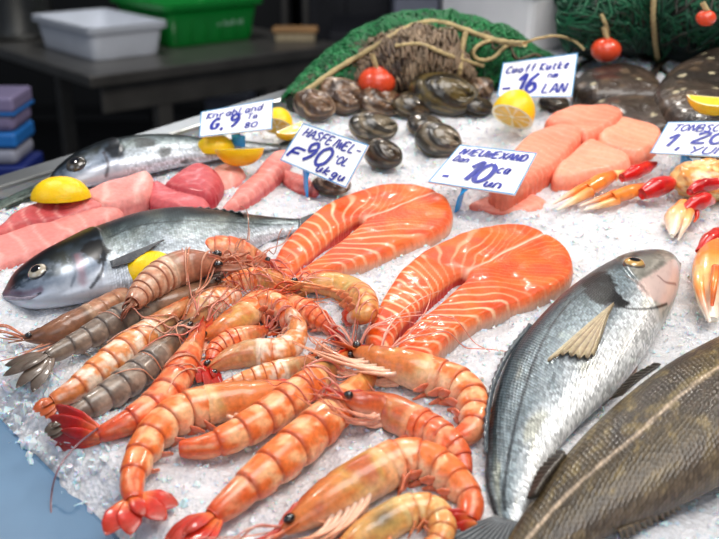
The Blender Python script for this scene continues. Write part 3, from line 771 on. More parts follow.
# ------------------------------------------------------------------ whole fish
def fish(name, label, cat, up_px, lo_px, tr, colf, mat, group=None, nu=200, m=72, zmid=.018, sclf=None, gill=None, lift=0.0, bot=.7, tone=.84):
    Up, Lp = catmull(up_px, nu), catmull(lo_px, nu)
    Mp = (Up + Lp) / 2
    cz = np.full(nu, zmid); sm = lambda q: np.convolve(np.pad(q, 6, mode='edge'), np.ones(13) / 13, 'valid')
    for _ in range(4):
        U = at(Up[:, 0], Up[:, 1], cz); Lw = at(Lp[:, 0], Lp[:, 1], cz)
        cen = at(Mp[:, 0], Mp[:, 1], cz); hv = (U - Lw) / 2; hv[:, 2] = 0
        # the thickness shows too, so the outline seen is wider than the body is deep
        d = unit(cen - CAM_C); ax = tangents(cen); ax = unit(ax - (ax * d).sum(1, keepdims=True) * d); pr = np.cross(d, ax)
        hp = np.abs((hv * pr).sum(1)); hw0 = np.linalg.norm(hv, axis=1); zp = tr * hw0 * np.abs(pr[:, 2])
        hv = hv * sm(hp / np.sqrt(hp ** 2 + (zp * .93) ** 2 + 1e-12))[:, None]
        hw = np.linalg.norm(hv, axis=1); th = sm(hw * tr); cz = th * bot * .95 + lift
    U, Lw = cen + hv, cen - hv
    s = np.concatenate([[0], np.cumsum(np.linalg.norm(np.diff(cen, axis=0), axis=1))]); Ln = s[-1]; u = s / Ln
    a = np.linspace(0, 2 * PI, m, endpoint=False)       # 0 = dorsal edge, pi/2 = top side, pi = ventral edge
    ca, sa = np.cos(a), np.sin(a)
    hz = np.where(sa > 0, np.abs(sa) ** .86, -bot * np.abs(sa) ** .86)
    thm = th[:, None] * np.ones(m)[None]
    if gill is not None:
        ge = gill[0] + gill[1] * (1 - ca[None] ** 2) ; du = u[:, None] - ge
        thm = thm * (1 + gill[2] * sstep(-.12, 0, du) * (1 - sstep(0, .012, du)) * sstep(.15, .5, sa)[None])
    V = cen[:, None] + hv[:, None] * ca[None, :, None]
    V = np.broadcast_to(V, (nu, m, 3)).copy(); V[..., 2] = cen[:, 2:3] + thm * hz[None]
    vv = (a / PI)                                        # 0..1 on the upper side
    v1 = np.where(vv <= 1, vv, 2 - vv)
    Ug, Vg = np.broadcast_arrays(u[:, None], v1[None])
    col = colf(Ug, Vg, V) * tone
    arc = np.concatenate([np.zeros((nu, 1)), np.cumsum(np.linalg.norm(np.diff(V, axis=1), axis=2), axis=1)], 1); uv = np.stack([np.broadcast_to(s[:, None], (nu, m)), arc], -1)
    c0 = cen[nu // 2]
    root = thing(name, label, cat, (c0[0], c0[1], 0), group)
    Fc = grid_faces(nu, m); Fc.append(list(range(m))); Fc.append(list(range((nu - 1) * m, nu * m))[::-1])
    o = mesh_obj('body', V.reshape(-1, 3), Fc, mat, root, col.reshape(-1, 3), uv.reshape(-1, 2))
    sc = np.ones((nu, m)) if sclf is None else sclf(Ug, Vg)
    at_ = o.data.attributes.new('Scl', 'FLOAT', 'POINT'); at_.data.foreach_set('value', sc.ravel().astype(float))
    add_sph(np.column_stack([cen[::8, :2], cen[::8, 2] * .6]), np.minimum(hw[::8] * .85, .03))
    def surf(px, py):
        """point of the upper skin seen at a pixel"""
        top = V[:, :m // 2 + 1].reshape(-1, 3)
        d = top - CAM_C; fw = np.array([0, math.cos(PITCH), -math.sin(PITCH)]); upv = np.array([0, math.sin(PITCH), math.cos(PITCH)])
        dep = d @ fw; X = 359.5 + F_PX * d[:, 0] / dep; Y = 269.5 - F_PX * (d @ upv) / dep
        k = np.argmin((X - px) ** 2 + (Y - py) ** 2); i, j = divmod(k, m // 2 + 1)
        n = unit(np.cross(V[min(i + 1, nu - 1), j] - V[max(i - 1, 0), j], V[i, min(j + 1, m - 1)] - V[i, j - 1]))
        if n[2] < 0: n = -n
        return V[i, j], n, unit(V[min(i + 1, nu - 1), j] - V[max(i - 1, 0), j]), Ug[i, j], Vg[i, j]
    return root, surf, (U, Lw, cen, hv, th)
def fish_eye(root, surf, px, py, r, iris, pupil=(14, 14, 18), ring=(70, 70, 70), name='eye', aspect=1.0):
    p, n, t, *_ = surf(px, py); b = np.cross(n, t)
    V, Fc, S = ellipsoid(p - n * r * .12, np.stack([t * r * aspect, b * r, n * r * .62]), 28, 32)
    rad = np.hypot(S[:, 0], S[:, 1])
    c = mix(np.broadcast_to(lin(pupil), (len(V), 3)), lin(iris), sstep(.44, .52, rad))
    c = mix(c, lin(ring), sstep(.84, .95, rad))
    mesh_obj(name, V, Fc, M['eye'], root, c)
def fin(root, name, base, tip, c1, c2, rays=14, thick=.0009, lab=None, wave=.0012, ragged=.06):
    """a ray fin between a base curve and a tip curve, both 3-D"""
    n, k = 14, rays * 4 + 1
    B = catmull(base, k); Tp = catmull(tip, k)
    x = np.linspace(0, 1, k); rg = 1 - ragged * (1 - np.abs(np.sin(x * PI * rays))) 
    t = np.linspace(0, 1, n)[:, None] * rg[None]
    G = B[None] * (1 - t[..., None]) + Tp[None] * t[..., None]
    nr = unit(np.cross(Tp[k // 2] - B[k // 2], B[-1] - B[0]))
    if nr[2] < 0: nr = -nr
    h = wave * np.cos(x * 2 * PI * rays)[None] * np.sin(np.minimum(t * 2, 1) * PI / 2)
    th = thick * (1.6 - t * 1.2)
    top = G + nr * (h + th)[..., None]; bot_ = G + nr * (h - th)[..., None]
    V = np.concatenate([top.reshape(-1, 3), bot_.reshape(-1, 3)])
    f = grid_faces(n, k, False); N = n * k
    Fc = f + [[i + N for i in q[::-1]] for q in f]
    ring = list(range(k)) + [i * k + k - 1 for i in range(1, n)] + list(range(N - 2, N - k - 1, -1)) + [i * k for i in range(n - 2, 0, -1)]
    Fc += [[ring[i], ring[i] + N, ring[(i + 1) % len(ring)] + N, ring[(i + 1) % len(ring)]] for i in range(len(ring))]
    st = .5 + .5 * np.cos(x * 2 * PI * rays)[None] + 0 * t
    c = mix(np.broadcast_to(lin(c1), (n, k, 3)), lin(c2), st * .8)
    c = np.concatenate([c.reshape(-1, 3)] * 2)
    o = mesh_obj(name, V, Fc, M['fin'], root, c)
    if lab: o['label'] = lab
    return o
A3 = lambda pts, z: [at(x, y, zz) for (x, y), zz in zip(pts, z if hasattr(z, '__len__') else [z] * len(pts))]

def paint(root, surf, px, width, rgb, amt=.9, soft=.5, rag=0.0, fill=False):
    """a skin marking of the fish itself: a stroke (or filled patch) of colour along surface points"""
    body = [c for c in root.children if c.name.startswith('body')][0]
    me = body.data; n = len(me.vertices)
    co_ = np.empty(n * 3); me.vertices.foreach_get('co', co_); X = co_.reshape(-1, 3) + ORG[root.name]['org']
    P = np.array([surf(x, y)[0] for x, y in px]); P = catmull(P, 60, fill) if len(P) > 2 else (P if len(P) > 1 else P)
    if len(P) == 1: d = np.linalg.norm(X - P[0], axis=1)
    else:
        d = np.full(n, 1e9)
        for a_, b_ in zip(P[:-1], P[1:]):
            e = b_ - a_; t = np.clip(((X - a_) @ e) / max(e @ e, 1e-12), 0, 1); d = np.minimum(d, np.linalg.norm(X - a_ - t[:, None] * e, axis=1))
    if fill:
        sd_, _ = poly_sd(P[:, :2], X[:, :2]); d = np.where((sd_ > 0) & (X[:, 2] > .006), 0, d)
    d = d + rag * fbm(X[:, 0] * 240, X[:, 1] * 240, 3.0, 3)
    k = (1 - sstep(width * (1 - soft), width * (1 + soft), d)) * amt
    ca = me.color_attributes['Col']; c = np.empty(n * 4); ca.data.foreach_get('color', c); c = c.reshape(-1, 4)
    c[:, :3] = mix(c[:, :3], lin(rgb), k); ca.data.foreach_set('color', c.ravel())
def ridge(root, name, surf, px, r, col, lift=.0, n=40):
    P = np.array([surf(x, y)[0] + surf(x, y)[1] * lift for x, y in px]); mb = MB(); mb.tube(P, np.interp(np.linspace(0, 1, n), [0, .2, .8, 1], [.5, 1, 1, .4]) * r, 8, None, n)
    return mesh_obj(name, mb.V[0], mb.F, M['fin'], root, np.broadcast_to(lin(col), (len(mb.V[0]), 3)))
# gilt-head type bream, right of the near salmon
def bream_col(u, v, V):
    v = np.clip((v - .05) / .95, 0, 1)
    n1 = fbm(u * 30, v * 14, 1.0, 3); n2 = fbm(u * 9, v * 5, 4.0, 3); n3 = fbm(u * 70, v * 30, 5.0, 2)
    c = mix(np.broadcast_to(lin((40, 50, 56)), u.shape + (3,)), lin((78, 92, 98)), sstep(.08, .30, v + .07 * n2))
    c = mix(c, lin((132, 146, 152)), sstep(.24, .42, v + .08 * n2 + .03 * n3))
    c = mix(c, lin((198, 204, 208)), sstep(.40, .66, v + .09 * n2 + .04 * n3))
    c = mix(c, lin((226, 226, 224)), sstep(.62, .85, v + .06 * n2))
    c = mix(c, lin((176, 168, 112)), .35 * sstep(.2, .9, n2) * sstep(.15, .35, v) * (1 - sstep(.6, .8, v)))
    hd = 1 - sstep(.205, .235, u - .03 * np.sin(v * PI))
    hc = mix(np.broadcast_to(lin((74, 78, 78)), u.shape + (3,)), lin((150, 148, 138)), sstep(.16, .36, v + .14 * n1))
    hc = mix(hc, lin((206, 200, 188)), sstep(.38, .62, v + .12 * n1))
    hc = mix(hc, lin((120, 118, 108)), .5 * sstep(.2, .7, n3))
    return mix(c, hc, hd)
bream, bsurf, bg = fish('sea_bream', 'silver sea bream with dark shoulder blotch lying beside the near salmon steak', 'fish',
    [(681, 264), (668, 254), (648, 252), (620, 258), (590, 273), (560, 295), (533, 322), (510, 352), (495, 387), (488, 422), (486, 452), (485, 480), (490, 503), (497, 520)],
    [(680, 274), (679, 290), (672, 308), (660, 328), (646, 350), (628, 374), (603, 400), (576, 426), (556, 450), (542, 474), (534, 496), (528, 512), (524, 519), (520, 526)],
    .40, bream_col, M['bream'], None, 420, 200, .02, lambda u, v: sstep(.22, .27, u), (.215, .035, .10))
BW = [(584, 279), (600, 272), (612, 282), (617, 296), (626, 304), (614, 306), (600, 302), (590, 294)]
paint(bream, bsurf, [(676, 262), (678, 276), (676, 292), (668, 303), (652, 298), (640, 286), (652, 276), (664, 268)], .002, (226, 196, 188), .8, .8, .001, True)
paint(bream, bsurf, [(668, 255), (650, 253), (640, 254)], .006, (70, 66, 64), .7, .8, .002)
paint(bream, bsurf, BW, .0022, (12, 12, 15), 1.0, .6, .0016, True)
paint(bream, bsurf, [(612, 302), (626, 308), (642, 309), (658, 307), (667, 304)], .0011, (16, 16, 18), .95, .5)
paint(bream, bsurf, [(612, 306), (604, 318), (600, 330)], .003, (110, 112, 120), .7, .8)
paint(bream, bsurf, [(626, 276), (640, 284), (650, 297)], .0011, (120, 100, 92), .7, .7)
paint(bream, bsurf, [(658, 276), (666, 282), (676, 284)], .0012, (130, 84, 82), .8, .6)
paint(bream, bsurf, [(644, 276), (654, 270), (664, 262)], .002, (84, 76, 70), .5, .8, .001)
paint(bream, bsurf, [(588, 288), (570, 303), (552, 326), (536, 356), (524, 390), (515, 424), (508, 458), (504, 490), (505, 508)], .0011, (28, 34, 40), .85, .6, .0004)
fish_eye(bream, bsurf, 634, 263, .0085, (190, 150, 84), ring=(96, 90, 82), aspect=1.15)
p0, n0, *_ = bsurf(614, 306); p1, n1, *_ = bsurf(606, 322)
q = [bsurf(x, y)[0] + bsurf(x, y)[1] * .003 for x, y in ((545, 366), (562, 358), (578, 361), (592, 358), (598, 345))]
fin(bream, 'pectoral_fin', [p0 + n0 * .002, (p0 + p1) / 2 + n0 * .003, p1 + n1 * .002], q, (120, 100, 74), (196, 178, 140), 9, .0007, 'olive brown pectoral fin', .0008)
fin(bream, 'tail_fin', A3([(496, 516), (508, 521), (524, 524)], [.008, .009, .008]), A3([(446, 536), (470, 548), (505, 552), (535, 560)], [.004] * 4), (62, 66, 70), (112, 116, 118), 14, .0009, 'dark grey tail fin')
fin(bream, 'dorsal_fin', A3([(531, 324), (508, 354), (493, 388), (487, 424), (486, 452)], .018), A3([(529, 327), (505, 356), (490, 391), (484, 427), (485, 455)], .014), (58, 66, 72), (92, 100, 106), 18, .001, 'dark dorsal fin folded along the back')
fin(bream, 'pelvic_fin', A3([(640, 352), (632, 362)], .006), A3([(634, 382), (622, 392)], .004), (150, 120, 110), (216, 200, 190), 6, .0008)

# dark olive fish, lower right
def dark_col(u, v, V):
    n1 = fbm(u * 40, v * 16, 2.0, 3); n2 = fbm(u * 12, v * 5, 6.0, 3)
    c = mix(np.broadcast_to(lin((82, 68, 44)), u.shape + (3,)), lin((56, 44, 30)), sstep(-.3, .7, n2))
    c = mix(c, lin((136, 116, 70)), .6 * sstep(.25, .8, n1 + .2 * np.exp(-((v - .3) / .12) ** 2)))
    c = mix(c, lin((120, 104, 90)), .55 * sstep(.6, .9, v))
    return c
darkf, dsurf, dg = fish('coalfish', 'olive brown scaly fish with pale lateral line at the lower right corner', 'fish',
    [(905, 290), (870, 285), (830, 292), (790, 306), (755, 320), (719, 336), (670, 361), (630, 390), (590, 426), (555, 466), (531, 500), (512, 530), (500, 552)],
    [(905, 310), (890, 345), (860, 380), (820, 415), (775, 448), (719, 482), (671, 506), (640, 520), (605, 536), (575, 552), (555, 566), (540, 576), (525, 584)],
    .52, dark_col, M['darkfish'], None, 340, 150, .024, None, None)
paint(darkf, dsurf, [(760, 345), (719, 366), (680, 396), (640, 431), (600, 466), (562, 500), (528, 538)], .0011, (190, 168, 144), .85, .7, .0004)
fish_eye(darkf, dsurf, 872, 312, .011, (150, 130, 80))
fin(darkf, 'tail_fin', A3([(500, 552), (512, 570), (525, 584)], .01), A3([(440, 590), (452, 620), (470, 650)], .006), (52, 46, 36), (92, 82, 62), 12)
fin(darkf, 'fin', A3([(660, 366), (640, 380), (624, 394)], .024), A3([(652, 364), (628, 378), (606, 402)], .026), (40, 36, 32), (74, 66, 56), 10, .0012, 'dark fin standing on the upper edge')
fin(darkf, 'fin', A3([(566, 454), (548, 476), (536, 494)], .02), A3([(556, 452), (538, 472), (527, 500)], .014), (44, 40, 36), (84, 76, 66), 10, .0012, 'dark fin near the tail')
fin(darkf, 'fin', A3([(676, 503), (650, 515), (618, 530)], .012), A3([(680, 510), (655, 523), (622, 540)], .004), (70, 58, 44), (120, 102, 78), 10, .001, 'brown fin along the lower edge')

# sea bass
def bass_col(kind):
    def f(u, v, V):
        v0 = v; v = np.clip((v - .20) / .80, 0, 1)
        n1 = fbm(u * 40, v * 10, 3.0 + kind, 3); n2 = fbm(u * 12, v * 4, 8.0 + kind, 3); n3 = fbm(u * 90, v * 26, 5.0, 2)
        c = mix(np.broadcast_to(lin((24, 32, 34)), u.shape + (3,)), lin((70, 84, 86)), sstep(.20, .36, v + .05 * n1))
        c = mix(c, lin((136, 150, 152)), sstep(.34, .46, v + .06 * n1 + .03 * n3))
        c = mix(c, lin((196, 206, 214)), sstep(.46, .66, v + .07 * n1 + .03 * n3))
        c = mix(c, lin((222, 228, 238)), sstep(.66, .9, v))
        c = mix(c, lin((150, 146, 112)), .15 * sstep(.1, .8, n2) * (v < .6))
        e = .285 + .035 * np.sin(v * PI)
        hd = 1 - sstep(0, .02, u - e)
        hc = mix(np.broadcast_to(lin((20, 26, 30)), u.shape + (3,)), lin((58, 72, 86)), sstep(.26, .5, v + .10 * n1))
        hc = mix(hc, lin((128, 142, 162)), sstep(.44, .66, v + .12 * n1))
        hc = mix(hc, lin((212, 218, 230)), sstep(.66, .86, v + .04 * n1))
        hc = mix(hc, lin((150, 150, 120)), .18 * np.exp(-((u - .2) / .05) ** 2 - ((v - .5) / .14) ** 2))
        hc = mix(hc, lin((176, 188, 204)), .3 * sstep(.25, .7, n3) * sstep(.4, .5, v))
        c = mix(c, hc, hd)
        if kind:
            c = mix(c, lin((58, 58, 56)), .85 * sstep(.1, .6, n2 + .7 * np.exp(-((v - .5) / .10) ** 2) - .2) * sstep(.36, .42, u))
        return c
    return f
bass, ssurf, sg = fish('sea_bass', 'silver sea bass with dark back at the left, head pointing left', 'fish',
    [(2, 294), (14, 273), (40, 253), (70, 238), (102, 225), (140, 213), (180, 208), (215, 211), (250, 215), (280, 218), (300, 219)],
    [(4, 300), (28, 309), (58, 308), (86, 303), (112, 297), (150, 291), (190, 281), (225, 268), (252, 252), (275, 240), (298, 233)],
    .46, bass_col(0), M['bass'], 'sea bass', 340, 170, .02, lambda u, v: sstep(.30, .36, u), (.285, .04, .09), tone=.76)
paint(bass, ssurf, [(84, 250), (90, 243), (98, 241), (107, 250), (104, 262), (96, 258), (90, 254)], .0020, (10, 11, 14), 1.0, .6, .0018, True)
paint(bass, ssurf, [(104, 252), (103, 268), (97, 280), (91, 288)], .0013, (26, 28, 36), .9, .6, .0006)
paint(bass, ssurf, [(77, 256), (81, 268), (83, 282)], .003, (150, 104, 116), .5, .9, .001)
paint(bass, ssurf, [(72, 254), (76, 270), (72, 286)], .0012, (60, 70, 86), .6, .8, .0006)
paint(bass, ssurf, [(4, 294), (16, 294), (30, 293), (40, 290)], .0028, (104, 84, 100), .85, .8, .0008)
paint(bass, ssurf, [(3, 297), (16, 298), (32, 297), (40, 293)], .0009, (24, 20, 28), .9, .5)
paint(bass, ssurf, [(110, 237), (140, 226), (180, 221), (220, 222), (260, 224), (290, 224)], .0012, (30, 36, 40), .8, .7, .0006)
fish_eye(bass, ssurf, 38, 272, .0085, (178, 168, 150), ring=(50, 52, 58))
ridge(bass, 'lip', ssurf, [(4, 297), (16, 299), (30, 298), (38, 295)], .0016, (150, 140, 152), -.0003)
p0, n0, *_ = ssurf(111, 264); p1, n1, *_ = ssurf(113, 269)
q = [ssurf(x, y)[0] + ssurf(x, y)[1] * .003 for x, y in ((166, 241), (160, 246), (146, 255), (132, 264))]
fin(bass, 'pectoral_fin', [p0 + n0 * .002, p1 + n1 * .002], q, (62, 66, 72), (120, 122, 124), 7, .0008, 'dark pectoral fin', .0006)
fin(bass, 'dorsal_fin', A3([(178, 209), (200, 210), (226, 212), (244, 214)], .022), A3([(184, 208), (206, 208), (232, 211), (247, 214)], .026), (66, 74, 76), (104, 112, 114), 8, .0007, 'low dark dorsal fin')
fin(bass, 'tail_fin', A3([(299, 220), (299, 232)], .008), A3([(322, 212), (316, 222), (318, 236)], .003), (64, 70, 74), (120, 126, 130), 10)
bass2, s2surf, _ = fish('sea_bass', 'mottled silver fish lying along the back edge behind the leftmost lemon', 'fish',
    [(46, 186), (54, 170), (74, 154), (100, 143), (130, 137), (165, 135), (200, 138), (235, 140), (262, 143), (280, 144)],
    [(48, 192), (66, 192), (92, 188), (120, 182), (150, 176), (185, 168), (215, 162), (240, 156), (262, 152), (280, 150)],
    .55, bass_col(1), M['bass'], 'sea bass', 200, 80, .022, lambda u, v: sstep(.30, .36, u), (.285, .04, .08))
paint(bass2, s2surf, [(108, 150), (114, 146), (122, 150), (118, 156)], .003, (16, 16, 18), .9, .9, .002, True)
paint(bass2, s2surf, [(104, 152), (108, 164), (106, 176)], .0015, (60, 50, 50), .8, .7, .0006)
fish_eye(bass2, s2surf, 76, 164, .0105, (70, 66, 60), ring=(60, 60, 62))
fin(bass2, 'tail_fin', A3([(279, 144), (279, 150)], .01), A3([(302, 138), (300, 146), (304, 152)], .006), (64, 70, 74), (110, 116, 118), 8)
def green_col(u, v, V):
    n2 = fbm(u * 12, v * 4, 18.0, 3)
    return mix(np.broadcast_to(lin((42, 54, 48)), u.shape + (3,)), lin((86, 100, 94)), sstep(-.2, .7, n2 + v * .6))
fish('mackerel', 'dark greenish fish poking out at left from under the leftmost lemon', 'fish', [(62, 178), (48, 180), (32, 186), (15, 194), (-5, 203), (-40, 216), (-70, 226)], [(64, 186), (50, 192), (34, 200), (16, 207), (-5, 216), (-40, 230), (-68, 234)], .6, green_col, M['bass'], None, 90, 48, .014)

# ------------------------------------------------------------------ dark flatfish at the right back
def flatfish(label, outline, thick, seed, spots):
    sp = np.array([at(x, y, thick)[:2] for x, y in spots])
    def col(X, d):
        n = fbm(X[:, 0] * 22, X[:, 1] * 22, seed, 3); n2 = fbm(X[:, 0] * 70, X[:, 1] * 70, seed + 2, 2)
        c = mix(np.broadcast_to(lin((64, 52, 44)), (len(X), 3)), lin((40, 32, 28)), sstep(-.3, .6, n))
        c = mix(c, lin((110, 90, 70)), .6 * sstep(.3, .9, n2))
        for q in sp: c = mix(c, lin((206, 194, 160)), sstep(.004, .0025, np.hypot(*(X - q).T) + .001 * n2) * .9)
        return c
    c0 = at(*np.mean(outline, 0), 0)
    root = thing('flatfish', label, 'fish', (c0[0], c0[1], 0), 'dark flatfish at the back')
    ed = .05
    cut('body', root, outline, thick, col, lambda q, f: np.broadcast_to(lin((50, 42, 36)), (len(q), 3)), .003, ed, -.003, lambda X, d: .002 * fbm(X[:, 0] * 30, X[:, 1] * 30, seed, 2), M['flat'])
    # frill fin round the rim
    P = catmull(np.array([at(x, y, .006) for x, y in outline]), 90, True); cc = P.mean(0)
    o_ = unit(P - cc)
    base = P + np.array([0, 0, .003]); tip = P + o_ * .012; tip[:, 2] = .003
    n = len(P); V = np.concatenate([base, tip, tip - [0, 0, .002], base - [0, 0, .004]])
    Fc = []
    for i in range(n):
        j = (i + 1) % n
        Fc += [[i, j, n + j, n + i], [n + i, n + j, 2 * n + j, 2 * n + i], [2 * n + i, 2 * n + j, 3 * n + j, 3 * n + i]]
    st = (.5 + .5 * np.cos(np.arange(n) * 2.1))
    cl = np.tile(mix(np.broadcast_to(lin((48, 40, 34)), (n, 3)), lin((84, 70, 56)), st), (4, 1))
    mesh_obj('fin_frill', V, Fc, M['fin'], root, cl)
    return root
ff = flatfish('dark brown flatfish nearest the net float, narrow and low', [(574, 76), (584, 64), (605, 57), (632, 57), (652, 63), (668, 78), (672, 88), (650, 89), (620, 87), (592, 86)], .035, 1.0, [(594, 78), (640, 76)])
ff2 = flatfish('dark brown flatfish right behind the pink chunks with pale yellow flecks', [(582, 104), (600, 92), (625, 86), (655, 88), (680, 96), (690, 108), (684, 117), (660, 120), (635, 116), (606, 108)], .03, 2.0, [(658, 98), (664, 104), (672, 108), (654, 110), (602, 93)])
ff3 = flatfish('biggest dark brown flatfish at the right edge behind the lemon wedge', [(656, 78), (668, 60), (692, 46), (720, 40), (755, 44), (780, 62), (784, 90), (765, 112), (735, 120), (705, 116), (678, 104), (662, 92)], .05, 3.0, [(705, 46), (711, 56), (683, 71), (677, 85), (684, 84), (716, 85), (713, 70)])

# ------------------------------------------------------------------ shells
def shellfish(name, label, cx, cy, wpx, hpx, rot, tilt, tone, group='shellfish among the ice', zc=None, gape=.14):
    ppm = np.linalg.norm(at(cx + 1, cy, .01) - at(cx, cy, .01))
    a = wpx * ppm * .5; hh = hpx * ppm * .62
    c1, c2, c3 = (lin(c) for c in tone)
    zc = hh * .72 if zc is None else zc
    c0 = at(cx, cy, zc)
    root = thing(name, label, 'shellfish', (c0[0], c0[1], 0), group)
    R = Matrix.Rotation(math.radians(rot), 3, 'Z') @ Matrix.Rotation(math.radians(tilt), 3, 'X')
    R = np.array(R)
    sd = random.random() * 40
    for nm, sg in (('upper_valve', 1), ('lower_valve', -1)):
        nk, m = 34, 56
        k = np.linspace(0.02, 1, nk)[:, None]; th = np.linspace(0, 2 * PI, m, endpoint=False)[None]
        egg = 1 + .10 * np.cos(th) + .05 * np.cos(2 * th + sd) + .02 * np.sin(5 * th + sd)
        X = k * np.cos(th) * egg * a + (1 - k) * a * 1.0
        Y = k * np.sin(th) * egg * a * .74
        rho = np.clip(np.sqrt((X / (egg * a)) ** 2 + (Y / (egg * a * .74)) ** 2), 0, 1)
        dome = np.maximum(1 - rho ** 2.2, 0) ** .6
        rough = .30 if name == 'oyster' else .02
        rp = fbm(X / a * 2.4 + sd, Y / a * 2.4, sd, 4)
        Z = sg * dome * hh * (.95 if sg > 0 else .5) * (1 + rough * rp) + sg * .012 * hh * np.sin(k * 42 + 0 * th) * (1 - sstep(.95, 1, k))
        P = np.stack([np.broadcast_to(X, Z.shape), np.broadcast_to(Y, Z.shape), Z], -1).reshape(-1, 3)
        # a thin inner lip closes the valve
        rim = P[-m:].copy(); inner = rim * [.93, .93, 1] + [0, 0, sg * .0012]
        floor_ = inner * [.3, .3, 1] + [0, 0, sg * hh * .25]
        P = np.concatenate([P, inner, floor_])
        if sg > 0:
            ca, sa_ = math.cos(-gape), math.sin(-gape); P = np.column_stack([P[:, 0], P[:, 1], P[:, 2] + np.maximum(0, (a * .6 - P[:, 0])) * gape])
        W = P @ R.T + c0
        n1 = fbm(k * 10 + 0 * th, np.cos(th) * 1.5 + 0 * k, sd + np.sin(th) * 1.5, 3)
        st = .5 + .5 * np.sin(k ** 2 * 13 + 1.2 * n1 + 0 * th)
        cc = mix(np.broadcast_to(c1, (nk, m, 3)), c2, sstep(.35, .8, st))
        cc = mix(cc, c3, sstep(.35, .9, n1 + .35 * k ** 6 - .1) * .8)
        cc = np.concatenate([cc.reshape(-1, 3), np.broadcast_to(lin((206, 190, 164)), (m, 3)), np.broadcast_to(lin((150, 130, 110)), (m, 3))])
        Fc = grid_faces(nk + 2, m); Fc.append(list(range(m))); Fc.append(list(range((nk + 1) * m, (nk + 2) * m)))
        mesh_obj(nm, W, Fc, M['shell'], root, cc)
    return root
DK = ((30, 24, 18), (66, 54, 38), (120, 104, 76)); OL = ((34, 28, 16), (84, 70, 36), (126, 108, 66)); BR = ((66, 46, 32), (112, 82, 58), (190, 166, 138)); GY = ((44, 40, 34), (104, 92, 72), (164, 152, 130))
shellfish('clam', 'biggest glossy dark olive clam standing up behind the others', 440, 96, 66, 34, -12, 38, OL)
shellfish('clam', 'dark clam leaning against the biggest olive clam, on its left', 412, 106, 46, 20, 20, 25, DK)
shellfish('clam', 'round tan clam just above the corner of the tilted price card', 371, 128, 48, 22, 8, 30, GY)
shellfish('clam', 'dark ridged clam partly hidden behind the tilted price card', 382, 156, 42, 28, -28, 25, DK)
shellfish('clam', 'striped grey clam left of the centre price card', 436, 141, 50, 28, -20, 30, GY)
shellfish('clam', 'small brown clam touching the striped grey clam from behind', 424, 127, 40, 16, 10, 22, DK)
shellfish('oyster', 'rough brown oyster shell leaning by the red net float, pale rimmed', 340, 97, 52, 28, -25, 40, BR)
shellfish('oyster', 'rough brown oyster shell furthest left, beside the green net end', 313, 106, 46, 24, -30, 35, BR)
shellfish('oyster', 'brown oyster shell directly below the red net float', 378, 103, 50, 22, 15, 24, BR)
shellfish('oyster', 'ragged brown oyster shell left of the upright price card', 478, 92, 38, 24, 60, 35, BR)
shellfish('clam', 'dark clam half hidden behind the lemon under the upright card', 476, 108, 34, 16, 20, 18, DK)
shellfish('clam', 'small dark clam under the upright price card, right of its clip', 552, 104, 34, 12, 8, 15, DK)
shellfish('oyster', 'low brown shell fragment under the clip of the tilted price card', 330, 186, 40, 12, -10, 12, BR)

